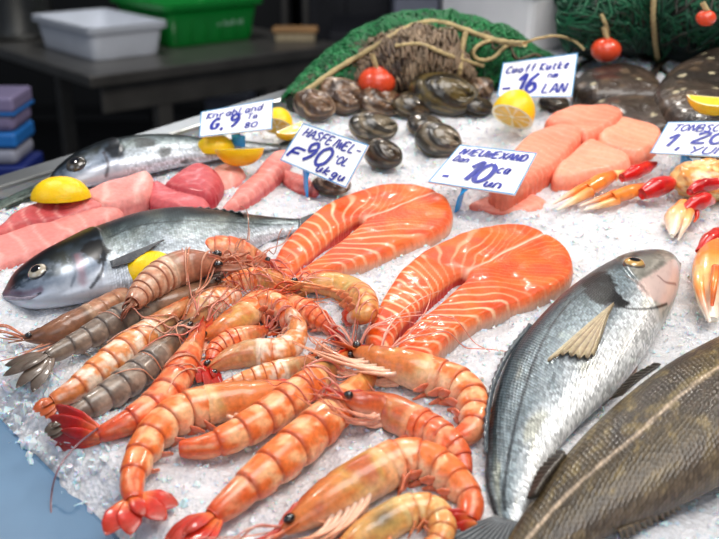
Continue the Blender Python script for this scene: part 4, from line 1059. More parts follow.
# ------------------------------------------------------------------ lemons
def lemon(label, cx, cy, lpx, wedge, rz, rx, zc, ry=0, half=False):
    """a piece of lemon; wedge = angle of the piece round its long axis; half = cut across"""
    ppm = np.linalg.norm(at(cx + 1, cy, .01) - at(cx, cy, .01)); a = lpx * ppm * .5; b = a * .72
    c0 = at(cx, cy, zc)
    R = np.array(Matrix.Rotation(math.radians(rz), 3, 'Z') @ Matrix.Rotation(math.radians(ry), 3, 'Y') @ Matrix.Rotation(math.radians(rx), 3, 'X'))
    root = thing('lemon_wedge' if not half else 'lemon_half', label, 'lemon', (c0[0], c0[1], 0), 'cut lemons on the ice')
    wr = math.radians(wedge); n, m = 30, 26
    if not half:
        x = np.linspace(-1, 1, n); rad = b * np.maximum(1 - np.abs(x) ** 2.3, 0) ** .62 + a * .03 * np.exp(-((np.abs(x) - .97) / .03) ** 2)
        th = np.linspace(PI / 2 - wr / 2, PI / 2 + wr / 2, m)
        P = np.stack([np.broadcast_to((x * a)[:, None], (n, m)), rad[:, None] * np.cos(th), rad[:, None] * np.sin(th)], -1)
        off = b * .42 if wedge > 150 else b * .6
        P[..., 2] -= off
        mesh_obj('rind', P.reshape(-1, 3) @ R.T + c0, grid_faces(n, m, False), M['lemon'], root)
        for e in (0, m - 1):
            k = 14; t = np.linspace(0, 1, k)
            Q = np.stack([np.broadcast_to((x * a)[:, None], (n, k)), (rad * math.cos(th[e]))[:, None] * t, (rad * math.sin(th[e]))[:, None] * t], -1); Q[..., 2] -= off
            rr_ = t[None] * np.ones((n, 1)); ex_ = np.abs(x)[:, None]
            pith = sstep(.86, .93, np.maximum(rr_, ex_))
            c = mix(np.broadcast_to(lin((246, 206, 60)), (n, k, 3)), lin((250, 240, 200)), np.maximum(pith, sstep(.1, .0, rr_)))
            o = mesh_obj('cut_face', Q.reshape(-1, 3) @ R.T + c0, grid_faces(n, k, False), M['lemonflesh'], root, c.reshape(-1, 3))
    else:
        x = np.linspace(0, 1, n); rad = b * np.maximum(1 - x ** 2.4, 0) ** .6 + a * .05 * np.exp(-((x - .97) / .04) ** 2)
        th = np.linspace(0, 2 * PI, 40, endpoint=False)
        P = np.stack([np.broadcast_to((x * a)[:, None], (n, 40)), rad[:, None] * np.cos(th), rad[:, None] * np.sin(th)], -1)
        mesh_obj('rind', P.reshape(-1, 3) @ R.T + c0, grid_faces(n, 40), M['lemon'], root)
        k = 20; t = np.linspace(0.01, 1, k)
        Q = np.stack([np.zeros((k, 40)), b * t[:, None] * np.cos(th), b * t[:, None] * np.sin(th)], -1)
        seg = np.abs(np.cos(th * 4.5))[None] + 0 * t[:, None]
        pith = np.maximum(sstep(.84, .9, t)[:, None] + 0 * seg, np.maximum(sstep(.93, .99, seg), sstep(.14, .08, t)[:, None] + 0 * seg))
        c = mix(np.broadcast_to(lin((236, 190, 70)), (k, 40, 3)), lin((250, 240, 205)), pith)
        mesh_obj('cut_face', Q.reshape(-1, 3) @ R.T + c0, grid_faces(k, 40), M['lemonflesh'], root, c.reshape(-1, 3))
    return root
lemon('leftmost bright lemon wedge, rind up, on the folded pink fillet', 60, 189, 58, 180, 4, -12, .025)
lemon('lemon wedge poking out between the sea bass and the prawns', 149, 264, 62, 180, 2, -10, .026)
lemon('lemon wedge just under the rear left price card, beside its clip', 215, 143, 38, 180, 5, 0, .020)
lemon('lemon wedge with flat cut side up in front of the rear left card', 240, 156, 48, 170, 6, 155, .022)
lemon('round lemon half with brownish cut face right of the rear left card', 277, 127, 42, 180, 80, 0, .018, ry=-35, half=True)
lemon('thin lemon wedge tucked behind the top of the tilted price card', 292, 134, 36, 100, 50, 150, .020)
lemon('lemon half below the upright price card, cut face toward the viewer', 512, 117, 58, 180, 60, 0, .024, ry=-38, half=True)
lemon('lemon wedge at the right edge above the right hand price card', 712, 108, 46, 130, -14, 165, .056)

# ------------------------------------------------------------------ claws
def seg_loft(name, root, px, z, w, h, cols, m=18, n=26, mat='claw', lab=None, up=(0, 0, 1), rough=0.0):
    C = catmull([at(x, y, zz) for (x, y), zz in zip(px, z)], n); u = np.linspace(0, 1, n)
    ppm = np.linalg.norm(at(px[0][0] + 1, px[0][1], .01) - at(px[0][0], px[0][1], .01))
    W = np.interp(u, np.linspace(0, 1, len(w)), w) * ppm * .5; Hh = np.interp(u, np.linspace(0, 1, len(h)), h) * ppm * .5
    V, Fc, a, *_ = loft(C, np.array(up, float), W, Hh, None, m)
    sd = random.random() * 30
    n1 = fbm(u[:, None] * 6, np.cos(a)[None] + 0 * u[:, None], sd + np.sin(a)[None], 3)
    if rough: V = V + (unit(V.reshape(n, m, 3) - C[:, None]) * (n1 * rough)[..., None]).reshape(-1, 3)
    stops = [lin(c) for c in cols]; pos = np.linspace(0, 1, len(stops)); cc = np.stack([np.interp(u, pos, [s_[k] for s_ in stops]) for k in range(3)], -1)
    cc = np.broadcast_to(cc[:, None], (n, m, 3)) * (1 + .15 * n1)[..., None]
    o = mesh_obj(name, V, Fc, M[mat], root, cc.reshape(-1, 3))
    if lab: o['label'] = lab
    return o
OR, ORD, ORP, RD, WH = (242, 138, 54), (226, 96, 40), (246, 196, 130), (206, 22, 18), (250, 238, 222)
cg = 'crab claws and legs at the right'
c = at(615, 185, 0)
t = thing('crab_claw', 'upper orange crab claw with red joint, in front of the pink chunks', 'crab claw', (c[0], c[1], 0), cg)
seg_loft('fixed_finger', t, [(590, 192), (575, 200), (557, 210)], [.012, .01, .006], [12, 8, 1.5], [12, 8, 2], [OR, ORP, WH])
seg_loft('moving_finger', t, [(590, 184), (572, 193), (553, 204)], [.016, .014, .008], [9, 7, 1.5], [10, 7, 2], [ORD, OR, WH])
seg_loft('palm', t, [(586, 190), (600, 182), (612, 176)], [.013, .014, .013], [14, 17, 12], [14, 17, 12], [OR, OR, ORD])
seg_loft('wrist', t, [(608, 177), (616, 175), (626, 174)], [.013] * 3, [9, 10, 9], [9, 10, 9], [ORP, ORP, ORD])
seg_loft('red_joint', t, [(622, 178), (636, 172), (648, 167), (656, 164)], [.014, .015, .014, .012], [8, 15, 13, 5], [8, 15, 13, 5], [RD, RD, (224, 40, 28), RD], lab='bright red upper joint', rough=.0006)
c = at(640, 195, 0)
t = thing('crab_claw', 'lower orange crab claw with red joint, nearest the salmon steak', 'crab claw', (c[0], c[1], 0), cg)
seg_loft('fixed_finger', t, [(618, 200), (602, 205), (584, 210)], [.010, .008, .005], [10, 7, 1.5], [10, 7, 2], [OR, ORP, WH])
seg_loft('moving_finger', t, [(616, 193), (600, 199), (580, 206)], [.014, .012, .007], [8, 6, 1.5], [9, 6, 2], [ORD, OR, WH])
seg_loft('palm', t, [(612, 198), (630, 192), (644, 188)], [.012, .013, .012], [12, 15, 11], [12, 15, 11], [OR, OR, ORD])
seg_loft('red_joint', t, [(642, 194), (655, 188), (668, 184), (676, 181)], [.014, .016, .015, .012], [12, 20, 17, 6], [12, 20, 17, 6], [RD, (196, 12, 14), (214, 26, 22), RD], lab='bright red upper joint', rough=.0006)
seg_loft('wrist', t, [(672, 182), (682, 184), (692, 182)], [.012] * 3, [8, 7, 6], [8, 7, 6], [ORP, (244, 190, 140), ORP])
c = at(700, 182, 0)
t = thing('crab', 'yellowish spotted crab body cut off by the right edge under the card', 'crab', (c[0], c[1], 0), cg)
def crab_body():
    p = at(708, 180, .016)
    V, Fc, S = ellipsoid(p, np.array([[.036, 0, 0], [0, .026, 0], [0, 0, .018]]), 26, 40)
    n1 = fbm(S[:, 0] * 4, S[:, 1] * 4, S[:, 2] * 4, 3)
    V = V + S * (.0025 * n1)[:, None]
    cc = mix(np.broadcast_to(lin((238, 204, 138)), (len(V), 3)), lin((226, 150, 70)), sstep(-.1, .6, n1))
    sp = vnoise(S[:, 0] * 11, S[:, 1] * 11, S[:, 2] * 11)
    cc = mix(cc, lin((150, 70, 40)), sstep(.5, .62, sp) * .8)
    mesh_obj('carapace', V, Fc, M['claw'], t, cc)
crab_body()
seg_loft('red_joint', t, [(690, 192), (700, 186), (716, 184)], [.026, .028, .026], [8, 14, 12], [8, 14, 12], [RD, (176, 10, 12), RD], lab='dark red joint on the body', rough=.0006)
seg_loft('leg', t, [(690, 172), (676, 176), (664, 186)], [.018, .016, .006], [7, 6, 3], [7, 6, 3], [ORP, OR, WH])
c = at(684, 220, 0)
t = thing('crab_claw', 'stubby orange crab claw with red hinge right of the bream head', 'crab claw', (c[0], c[1], 0), cg)
seg_loft('palm', t, [(684, 208), (676, 220), (672, 236)], [.012, .012, .008], [18, 24, 4], [18, 22, 4], [OR, (248, 190, 130), WH], rough=.0008)
seg_loft('finger', t, [(690, 212), (686, 224), (678, 240)], [.018, .018, .008], [9, 8, 2], [9, 8, 2], [OR, ORP, WH])
seg_loft('red_joint', t, [(684, 210), (692, 205), (704, 200), (713, 202)], [.018, .02, .02, .014], [8, 16, 17, 6], [8, 16, 17, 6], [RD, (198, 20, 16), (216, 34, 26), RD], lab='bright red hinge', rough=.0008)
seg_loft('spur', t, [(696, 208), (697, 216), (694, 222)], [.016, .012, .008], [6, 5, 2], [6, 5, 2], [RD, RD, ORD], lab='small red spur')
c = at(712, 275, 0)
t = thing('crab_claw', 'large orange crab claw pointing down at the right edge beside the bream', 'crab claw', (c[0], c[1], 0), cg)
seg_loft('palm', t, [(716, 250), (712, 272), (710, 298), (712, 320)], [.016, .018, .014, .008], [30, 38, 30, 10], [26, 30, 22, 8], [(232, 130, 70), OR, ORP, WH], rough=.0006)
seg_loft('moving_finger', t, [(702, 262), (699, 282), (704, 304), (710, 322)], [.02, .022, .016, .008], [12, 12, 8, 3], [12, 12, 8, 3], [OR, ORP, OR, WH])
seg_loft('finger', t, [(716, 268), (714, 288), (712, 306)], [.030, .028, .018], [9, 8, 3], [9, 8, 3], [ORD, OR, ORD])
seg_loft('red_joint', t, [(700, 252), (708, 243), (718, 236), (728, 232)], [.02, .022, .02, .018], [8, 18, 18, 10], [8, 18, 18, 10], [RD, (200, 40, 26), RD, RD], lab='red joint', rough=.001)

# ------------------------------------------------------------------ price cards
G_ = {  # stroke letters in a 1 x 1.4 box
    'A': [[(0, 0), (.5, 1.4), (.95, 0)], [(.2, .5), (.8, .55)]], 'B': [[(.1, 0), (.15, 1.4), (.7, 1.3), (.7, .85), (.15, .72), (.8, .6), (.8, .1), (.05, 0)]],
    'C': [[(.85, 1.15), (.5, 1.4), (.1, .9), (.1, .35), (.45, 0), (.85, .2)]], 'D': [[(.1, 0), (.15, 1.4), (.7, 1.2), (.85, .6), (.6, .1), (.1, 0)]],
    'E': [[(.85, 1.4), (.15, 1.35), (.1, 0), (.85, .05)], [(.12, .72), (.7, .75)]], 'F': [[(.95, 1.4), (.15, 1.3), (.05, 0)], [(.1, .7), (.75, .78)]],
    'G': [[(.85, 1.2), (.5, 1.4), (.1, .8), (.2, .1), (.7, .1), (.85, .6), (.5, .6)]], 'H': [[(.05, 0), (.15, 1.4)], [(.8, 0), (.9, 1.4)], [(.1, .65), (.85, .75)]],
    'I': [[(.35, 0), (.5, 1.4)]], 'K': [[(.1, 0), (.15, 1.4)], [(.85, 1.35), (.15, .65), (.9, 0)]], 'L': [[(.2, 1.4), (.1, .05), (.8, .05)]],
    'N': [[(.05, 0), (.15, 1.35), (.75, .05), (.9, 1.4)]], 'O': [[(.5, 1.4), (.1, 1.0), (.1, .35), (.45, 0), (.85, .35), (.88, 1.0), (.5, 1.4)]],
    'R': [[(.05, 0), (.15, 1.4), (.75, 1.25), (.7, .8), (.15, .7), (.85, 0)]], 'S': [[(.85, 1.2), (.5, 1.4), (.15, 1.1), (.75, .5), (.6, .05), (.05, .15)]],
    'T': [[(.0, 1.35), (1, 1.4)], [(.5, 1.35), (.4, 0)]], 'U': [[(.1, 1.4), (.1, .3), (.45, 0), (.8, .3), (.9, 1.4)]], 'V': [[(.05, 1.4), (.4, 0), (.95, 1.4)]],
    'W': [[(.0, 1.4), (.25, 0), (.5, 1.0), (.75, 0), (1.05, 1.4)]], 'X': [[(.05, 1.4), (.9, 0)], [(.9, 1.4), (.05, 0)]], 'Y': [[(.05, 1.4), (.45, .7)], [(.95, 1.4), (.3, 0)]],
    'a': [[(.75, .8), (.3, .85), (.1, .3), (.4, 0), (.7, .4), (.78, .85), (.75, .1), (.95, .05)]], 'b': [[(.15, 1.4), (.1, .05), (.6, .05), (.75, .5), (.45, .8), (.12, .55)]],
    'c': [[(.75, .75), (.4, .9), (.1, .4), (.4, 0), (.8, .15)]], 'd': [[(.7, .7), (.3, .85), (.1, .3), (.4, 0), (.7, .4), (.85, 1.4), (.75, .05)]],
    'e': [[(.1, .45), (.7, .55), (.5, .9), (.15, .6), (.25, .05), (.75, .15)]], 'f': [[(.8, 1.35), (.5, 1.3), (.35, .0)], [(.1, .8), (.75, .85)]], 'g': [[(.7, .8), (.3, .85), (.15, .35), (.5, .15), (.75, .8), (.65, -.35), (.15, -.3)]],
    'h': [[(.15, 1.4), (.05, 0), (.4, .8), (.7, .6), (.7, 0)]], 'i': [[(.35, .85), (.4, 0)], [(.42, 1.15), (.45, 1.25)]], 'k': [[(.15, 1.4), (.05, 0)], [(.7, .85), (.12, .4), (.75, 0)]],
    'l': [[(.4, 1.4), (.3, .05), (.6, .05)]], 'm': [[(.0, 0), (.1, .85), (.3, .8), (.4, 0), (.5, .8), (.8, .75), (.85, 0)]], 'n': [[(.05, 0), (.1, .85), (.5, .85), (.7, .6), (.75, 0)]],
    'o': [[(.45, .9), (.1, .5), (.4, 0), (.8, .4), (.45, .9)]], 'r': [[(.1, 0), (.15, .85)], [(.12, .5), (.45, .85), (.75, .75)]], 't': [[(.4, 1.2), (.35, .1), (.7, .05)], [(.1, .85), (.75, .9)]],
    'u': [[(.1, .9), (.15, .15), (.5, .05), (.7, .85), (.8, .05)]], 'v': [[(.1, .9), (.4, 0), (.8, .9)]], 'w': [[(0, .9), (.2, 0), (.45, .7), (.65, 0), (.95, .9)]], 'y': [[(.1, .9), (.4, .2)], [(.85, .9), (.2, -.4)]],
    '0': [[(.5, 1.4), (.1, 1.0), (.1, .35), (.45, 0), (.9, .35), (.92, 1.05), (.5, 1.4)]], '1': [[(.1, .95), (.6, 1.4), (.45, 0)]], '2': [[(.1, 1.1), (.5, 1.4), (.85, 1.1), (.1, .05), (.95, .05)]],
    '6': [[(.8, 1.4), (.25, .9), (.1, .3), (.45, 0), (.85, .3), (.6, .7), (.2, .45)]], '8': [[(.5, .75), (.15, 1.1), (.5, 1.4), (.8, 1.1), (.2, .4), (.5, 0), (.85, .35), (.5, .75)]], '9': [[(.85, 1.05), (.5, 1.4), (.15, 1.1), (.35, .7), (.8, .95), (.75, .5), (.35, 0)]],
    '-': [[(.1, .6), (.9, .65)]], ',': [[(.35, .1), (.2, -.35)]], '.': [[(.3, .05), (.45, .08)]], "'": [[(.35, 1.3), (.25, .95)]],
}
def card(label, corners, heights, lines, clip_px, clip_top, tilt_note=None, clip_w=9):
    """corners: pixel of top-left, top-right, bottom-right, bottom-left; heights z of bottom and top edge"""
    zb, zt = heights
    TL, TR = at(*corners[0], zt[0]), at(*corners[1], zt[1]); BR_, BL = at(*corners[2], zb[1]), at(*corners[3], zb[0])
    c0 = at(clip_px[0], clip_px[1], 0)
    root = thing('price_card', label, 'price card', (c0[0], c0[1], 0), 'handwritten price cards')
    nrm = unit(np.cross(BR_ - BL, TL - BL)); dr = ray_c(*corners[1])      # keep the card flat
    TR = CAM_C + dr * (((BL - CAM_C) @ nrm) / (dr @ nrm))
    if nrm[1] > 0: nrm = -nrm
    S = lambda x, y, h=0: (BL * (1 - x) * (1 - y) + BR_ * x * (1 - y) + TL * (1 - x) * y + TR * x * y) + nrm * h
    th = .0012
    # card with its blue printed rim
    V = np.array([S(0, 0, 0), S(1, 0, 0), S(1, 1, 0), S(0, 1, 0), S(0, 0, -th), S(1, 0, -th), S(1, 1, -th), S(0, 1, -th)])
    Fc = [[0, 1, 2, 3], [7, 6, 5, 4], [0, 4, 5, 1], [1, 5, 6, 2], [2, 6, 7, 3], [3, 7, 4, 0]]
    mesh_obj('card', V, Fc, M['card'], root, smooth=False)
    V = []; Fc = []
    e = .014; O = [(0, 0), (1, 0), (1, 1), (0, 1)]; I = [(e, e * 1.6), (1 - e, e * 1.6), (1 - e, 1 - e * 1.6), (e, 1 - e * 1.6)]
    V = [S(*p, .0003) for p in O] + [S(*p, .0003) for p in I]; Fc = [[i, (i + 1) % 4, 4 + (i + 1) % 4, 4 + i] for i in range(4)]
    o = mesh_obj('border', V, Fc, M['bluetrim'], root, smooth=False); o['label'] = 'thin blue printed border'
    asp = np.linalg.norm(BR_ - BL) / np.linalg.norm(TL - BL)
    for li, (txt, x0, y0, hgt, wid, wt) in enumerate(lines):
        mb = MB(); x = x0
        for ch in txt:
            if ch == ' ': x += wid * .6; continue
            st = G_.get(ch)
            if st is None: continue
            jx, jy = random.uniform(-.04, .04), random.uniform(-.05, .05)
            for poly in st:
                P = np.array(poly, float)
                P = catmull(P, max(8, 7 * len(P))) if len(P) > 2 else P[[0, 1]]
                P = np.array([np.linspace(P[0], P[1], 6)[i] for i in range(6)]) if len(P) == 2 else P
                X = x + ((P[:, 0] + jx) + .22 * P[:, 1]) * wid; Y = y0 + (P[:, 1] + jy) * hgt / 1.4
                # brush stroke: flat ribbon of constant nib, a little thicker on down strokes
                wt_ = wt * (1.15 if wt > .03 else .82); q = np.stack([X * asp, Y], 1); tq = unit(np.gradient(q, axis=0)); nq = np.stack([-tq[:, 1], tq[:, 0]], 1)
                wv = wt_ * (.75 + .35 * np.abs(tq[:, 1]))[:, None]
                l, r_ = q + nq * wv, q - nq * wv
                hgt_ = .0006 + .0002 * (li % 2)
                V = np.array([S(a / asp, b, hgt_) for a, b in l] + [S(a / asp, b, hgt_) for a, b in r_]); n = len(q)
                mb.add(V, [[i, i + 1, n + i + 1, n + i] for i in range(n - 1)])
            x += wid * (1.12 if ch not in "iIl,.1'" else .8)
        mb.build('lettering', M['ink'], root, smooth=False)
    # blue plastic spike clip
    top = S(*clip_top, -.0005); pz = c0.copy(); pz[2] = -.01
    ppm = np.linalg.norm(at(clip_px[0] + 1, clip_px[1], .01) - at(clip_px[0], clip_px[1], .01)); w = clip_w * ppm * .5
    side = unit(BR_ - BL)
    n = 12; u = np.linspace(0, 1, n)
    Pc = (top + (S(clip_top[0], min(clip_top[1] + .25, 1), -.0022) - top) * .9)[None] * (1 - sstep(0, .35, u))[:, None] + top[None] * (sstep(0, .35, u))[:, None]
    Pc = np.where((u < .3)[:, None], S(clip_top[0], clip_top[1] + .2, -.003) * (1 - u / .3)[:, None] + (top - nrm * .001) * (u / .3)[:, None], (top - nrm * .001) * (1 - (u - .3) / .7)[:, None] + pz * ((u - .3) / .7)[:, None])
    V, Fc, *_ = loft(Pc, nrm, np.interp(u, [0, .3, .8, 1], [1, 1, .9, .45]) * w, np.full(n, .0012), None, 12)
    o = mesh_obj('clip', V, Fc, M['clip'], root); o['label'] = 'blue plastic spike clip'
    return root
card('price card on a blue spike at the rear left, tilted beside the lemons', [(201, 112), (273, 99), (272, 129), (199, 137)], ((.034, .034), (.047, .047)),
     [('KnrabLand', .08, .66, .23, .078, .026), ('G', .14, .24, .36, .12, .038), (',', .27, .24, .30, .10, .034), ('9', .38, .24, .44, .15, .038), ('Ta', .64, .42, .18, .07, .024), ('80.', .60, .12, .18, .085, .024)], (239, 148), (.53, .02), clip_w=14)
card('price card tilted forward in front of the clams, in the middle left', [(303, 123), (369, 145), (346, 188), (280, 160)], ((.028, .030), (.056, .058)),
     [('HASFEIWEL', .09, .72, .20, .080, .026), ('-', .88, .72, .2, .07, .024), ('F', .04, .16, .26, .17, .034), ('90', .23, .20, .46, .17, .036), ("'OL", .66, .40, .18, .07, .024), ('ukgu', .52, .09, .18, .095, .026)], (306, 192), (.38, .02), clip_w=14)
card('price card lying back behind the near salmon steak, in the centre', [(460, 145), (537, 153), (515, 195), (428, 182)], ((.030, .030), (.046, .046)),
     [('NIEUWEXAND', .08, .76, .16, .078, .024), ('Dan', .07, .58, .13, .06, .020), ('-', .08, .10, .22, .09, .032), ('10', .30, .16, .46, .17, .034), ('ca', .66, .42, .2, .07, .022), ('un', .60, .08, .18, .10, .024)], (456, 208), (.40, .02), clip_w=13)
card('upright price card at the rear centre above the lemon half', [(503, 63), (578, 53), (572, 97), (497, 97)], ((.030, .030), (.054, .056)),
     [('Cuoff Kutke', .06, .66, .19, .072, .024), ('-', .02, .08, .34, .13, .036), ('16', .22, .10, .48, .15, .036), ('nm', .63, .46, .14, .065, .020), ('LAN', .58, .10, .22, .10, .028)], (532, 113), (.45, .02), clip_w=14)
card('price card at the right edge above the crab body', [(668, 122), (752, 121), (740, 158), (650, 153)], ((.030, .030), (.050, .050)),
     [('TONBSCL', .10, .70, .20, .084, .026), ('1', .08, .22, .36, .15, .034), (',', .24, .20, .34, .12, .032), ('20', .38, .34, .32, .17, .034), ('YUN', .40, .06, .20, .13, .028)], (686, 168), (.42, .02), clip_w=15)

# ------------------------------------------------------------------ prawns laid in order, lowest first
prawn('pale orange prawn buried in the middle of the heap', [(182, 330), (200, 312), (218, 300), (240, 296)], 28, 10, 'pale', legs=3, nofan=True)
prawn('brown prawn at far left with its head pointing left onto the ice', [(24, 339), (44, 336), (70, 326), (100, 311), (132, 293), (165, 277)], 25, 30, 'brown', head=.40, nofan=True, legs=4)
prawn('grey prawn whose tail fan spreads out at the left edge', [(222, 278), (200, 290), (175, 302), (145, 309), (115, 322), (85, 339), (60, 351), (47, 358)], 28, -15, 'grey', head=.44, fan_px=(4, 384), spread=.9, fan_roll=0, zmin=.012)
prawn('pinkish grey prawn lying under the second lemon wedge', [(222, 262), (202, 264), (182, 268), (162, 277), (144, 290), (132, 304)], 34, 15, 'pinkgrey', legs=6, head=.5, fan_px=(120, 318), spread=.4, fan_roll=0, zmin=.030)
prawn('orange backed curled prawn at the back of the heap touching the bass', [(270, 266), (252, 257), (232, 250), (212, 249), (198, 257), (192, 270)], 25, -70, 'red', legs=4, nofan=True)
prawn('orange prawn with black eye just left of the far salmon steak', [(298, 284), (278, 283), (256, 280), (234, 284), (216, 294)], 24, -40, 'orange', legs=4, nofan=True)
prawn('small orange prawn with red tail pointing down right at the salmon', [(272, 298), (286, 304), (305, 312), (322, 322), (334, 332)], 24, 40, 'red', fan_px=(350, 346), spread=.5, legs=3, eye=False)
prawn('tan golden prawn curving right, nearest the far salmon steak', [(300, 290), (315, 284), (332, 285), (350, 290), (364, 300), (366, 313), (352, 318)], 27, [80, 80, 70], 'tan', legs=8, fan_px=(338, 316), spread=.4, eye=False)
prawn('orange and white prawn with tail at lower left beside the grey one', [(192, 300), (172, 314), (150, 332), (126, 350), (100, 370), (74, 390), (52, 402)], 31, -5, 'pale', head=.36, fan_px=(34, 416), spread=.5, fan_roll=10)
prawn('grey ringed prawn lying parallel below the orange and white one', [(190, 322), (177, 336), (160, 354), (136, 375), (108, 396), (80, 413), (62, 424)], 31, -5, 'grey', head=.33, fan_px=(42, 436), spread=.35, fan_roll=10)
prawn('arched orange prawn in mid heap, back facing the far salmon', [(200, 338), (222, 330), (244, 316), (258, 304), (272, 303), (284, 312), (290, 330)], 27, [20, 50, 75, 75], 'orange', legs=10, nofan=True)
prawn('small pale prawn half hidden under the pair of black eyed heads', [(316, 357), (300, 364), (280, 371), (255, 378), (232, 385), (220, 389)], 23, 10, 'pale', nofan=True, legs=8)
prawn('reddish prawn in mid heap whose red tail hangs straight down', [(268, 330), (250, 336), (230, 342), (216, 350), (211, 362)], 25, 30, 'red', fan_px=(213, 390), spread=.45, legs=4, eye=False)
prawn('curled prawn in mid heap with white shoulder turned up', [(206, 372), (228, 360), (252, 353), (276, 352), (292, 344), (297, 328), (290, 312)], 29, [-20, -50, -75, -75], 'pale', legs=8, nofan=True)
prawn('orange prawn whose bright red tail points left over the ice', [(203, 322), (198, 336), (190, 354), (178, 376), (160, 400), (136, 418), (112, 430), (98, 435)], 33, [0, 10, 30, 40], 'red', head=.28, fan_px=(44, 426), fan_roll=70, spread=.5, eye=False)
prawn('orange prawn bent downward with split red tail at lower left', [(306, 388), (275, 393), (245, 399), (212, 404), (182, 413), (157, 432), (140, 458), (132, 484), (134, 502)], 38, [-40, -50, -55, -45, -25], 'orange', head=.40, fan_px=(152, 532), spread=1.25, fan_roll=0, legs=12)
prawn('straight orange prawn with dark spot on its head, behind the largest', [(352, 352), (332, 366), (312, 382), (290, 400), (262, 420), (232, 437), (205, 447), (180, 449)], 36, [-10, 0, 10, 20], 'orange', head=.32, nofan=True, spot=(.72, .2), legs=10)
prawn('largest straight orange prawn in the foreground seen from its back', [(384, 366), (364, 382), (344, 402), (322, 424), (295, 448), (264, 474), (236, 498), (212, 518)], 43, [0, 0, -8, -8], 'orange', head=.30, fan_px=(166, 552), spread=.5, legs=10)
prawn('curled orange prawn lying nearest the bream, back toward the bream', [(352, 350), (378, 358), (408, 368), (438, 378), (462, 388), (474, 408), (471, 430), (455, 440)], 38, [60, 70, 78, 78], 'orange', head=.44, nofan=True, legs=12, hflat=1)
prawn('orange prawn with black eye whose head overlaps the curled one', [(342, 398), (366, 404), (394, 414), (420, 426), (442, 438), (458, 454), (464, 474)], 35, [40, 50, 60, 65], 'red', head=.5, nofan=True, legs=11)
prawn('bottom edge orange prawn cut off by the frame, beneath the arched one', [(330, 562), (352, 545), (378, 528), (404, 513), (430, 510), (442, 524), (438, 542), (420, 552)], 34, [50, 65, 75, 75], 'tan', head=.48, spot=(.7, .45), nofan=True, legs=10)
prawn('big arched orange prawn in front with black eye and folded red tail', [(282, 532), (312, 512), (345, 491), (376, 472), (404, 460), (432, 464), (456, 482), (470, 503), (468, 522)], 44, [55, 68, 76, 76], 'orange', head=.46, fan_px=(430, 530), spread=.35, legs=12)
lay_antennae()
a0 = [at(x, y, z) for (x, y), z in zip([(98, 428), (76, 446), (58, 470), (51, 500), (53, 540), (50, 570)], [.012, .004, .003, -.015, -.022, -.022])]
mb = MB(); mb.tube(a0, .0007, 6, None, 40)
o = mesh_obj('prawn_antenna', mb.V[0], mb.F, M['prawn_thin'], frame=T_COUNTER, col=np.broadcast_to(lin((140, 106, 112)), (len(mb.V[0]), 3)))
tag(o, 'long thin purplish prawn feeler trailing over the counter edge at lower left', 'prawn feeler')

# ------------------------------------------------------------------ nets, ropes and floats behind the fish
from mathutils.bvhtree import BVHTree
NET_T = []
def net(label, ridge_px, zr, rad, seed, nstr, dark, cols, flat=1.0):
    C = catmull([at(x, y, z) for (x, y), z in zip(ridge_px, zr)], 70)
    c0 = C[35]
    root = thing('fishing_net', label, 'fishing net', (c0[0], c0[1], 0), 'green fishing nets')
    u = np.linspace(0, 1, 70); rr_ = np.interp(u, np.linspace(0, 1, len(rad)), rad)
    m = 40
    V, Fc, a, D, Lt, T = loft(C, np.array([0, 0, 1.0]), rr_, rr_ * flat, np.minimum(rr_ * flat, C[:, 2] + .004), m)
    Vg = V.reshape(70, m, 3); n1 = fbm(u[:, None] * 12, np.cos(a)[None] * 2 + 0 * u[:, None], np.sin(a)[None] * 2 + seed, 3)
    Vg = Vg + unit(Vg - C[:, None]) * (n1 * rr_[:, None] * .16)[..., None]
    cc = mix(np.broadcast_to(lin(dark), (70, m, 3)), lin(cols[1]), sstep(-.1, .9, n1) * .45)
    mesh_obj('bundle', Vg.reshape(-1, 3), Fc, M['netg'], root, cc.reshape(-1, 3))
    NET_T.append(BVHTree.FromPolygons([Vector(v) for v in Vg.reshape(-1, 3)], [list(f) for f in grid_faces(70, m)]))
    # the knotted mesh lying over the bundle: zigzag twine, one mesh
    mb = MB(); rnd = random.Random(int(seed * 10))
    for k in range(nstr):
        th0 = rnd.uniform(-1.75, 1.75); u0 = rnd.uniform(-.05, .8); ln = rnd.uniform(.15, .45); n = 44
        uu = np.clip(np.linspace(u0, u0 + ln, n), 0.005, .995); ph = rnd.uniform(0, 6)
        th = th0 + .22 * np.sin(np.arange(n) * rnd.uniform(.7, 1.3) + ph) + rnd.uniform(-.7, .7) * np.linspace(0, 1, n)
        ix = uu * 69; i0 = np.minimum(ix.astype(int), 68); f = (ix - i0)[:, None]
        L_ = lambda A: A[i0] * (1 - f) + A[i0 + 1] * f
        aa = (th % (2 * PI)) / (2 * PI) * m; j0 = aa.astype(int) % m; g_ = (aa - np.floor(aa))[:, None]
        P0 = Vg[i0, j0] * (1 - g_) + Vg[i0, (j0 + 1) % m] * g_; P1 = Vg[i0 + 1, j0] * (1 - g_) + Vg[i0 + 1, (j0 + 1) % m] * g_
        P = P0 * (1 - f) + P1 * f; cl = L_(C)
        P = P + unit(P - cl) * rnd.uniform(.001, .007)
        r = rnd.uniform(.0008, .0017)
        c_ = mix(lin(cols[0]), lin(cols[2]), rnd.random())
        if rnd.random() < .12: c_ = lin(cols[1])
        mb.tube(P, r, 5, c_)
    mb.build('twine_mesh', M['netg'], root)
    return root, C, rr_
GR = ((2, 56, 30), (84, 66, 48), (14, 122, 62)); DG = ((4, 50, 36), (40, 40, 32), (10, 92, 58))
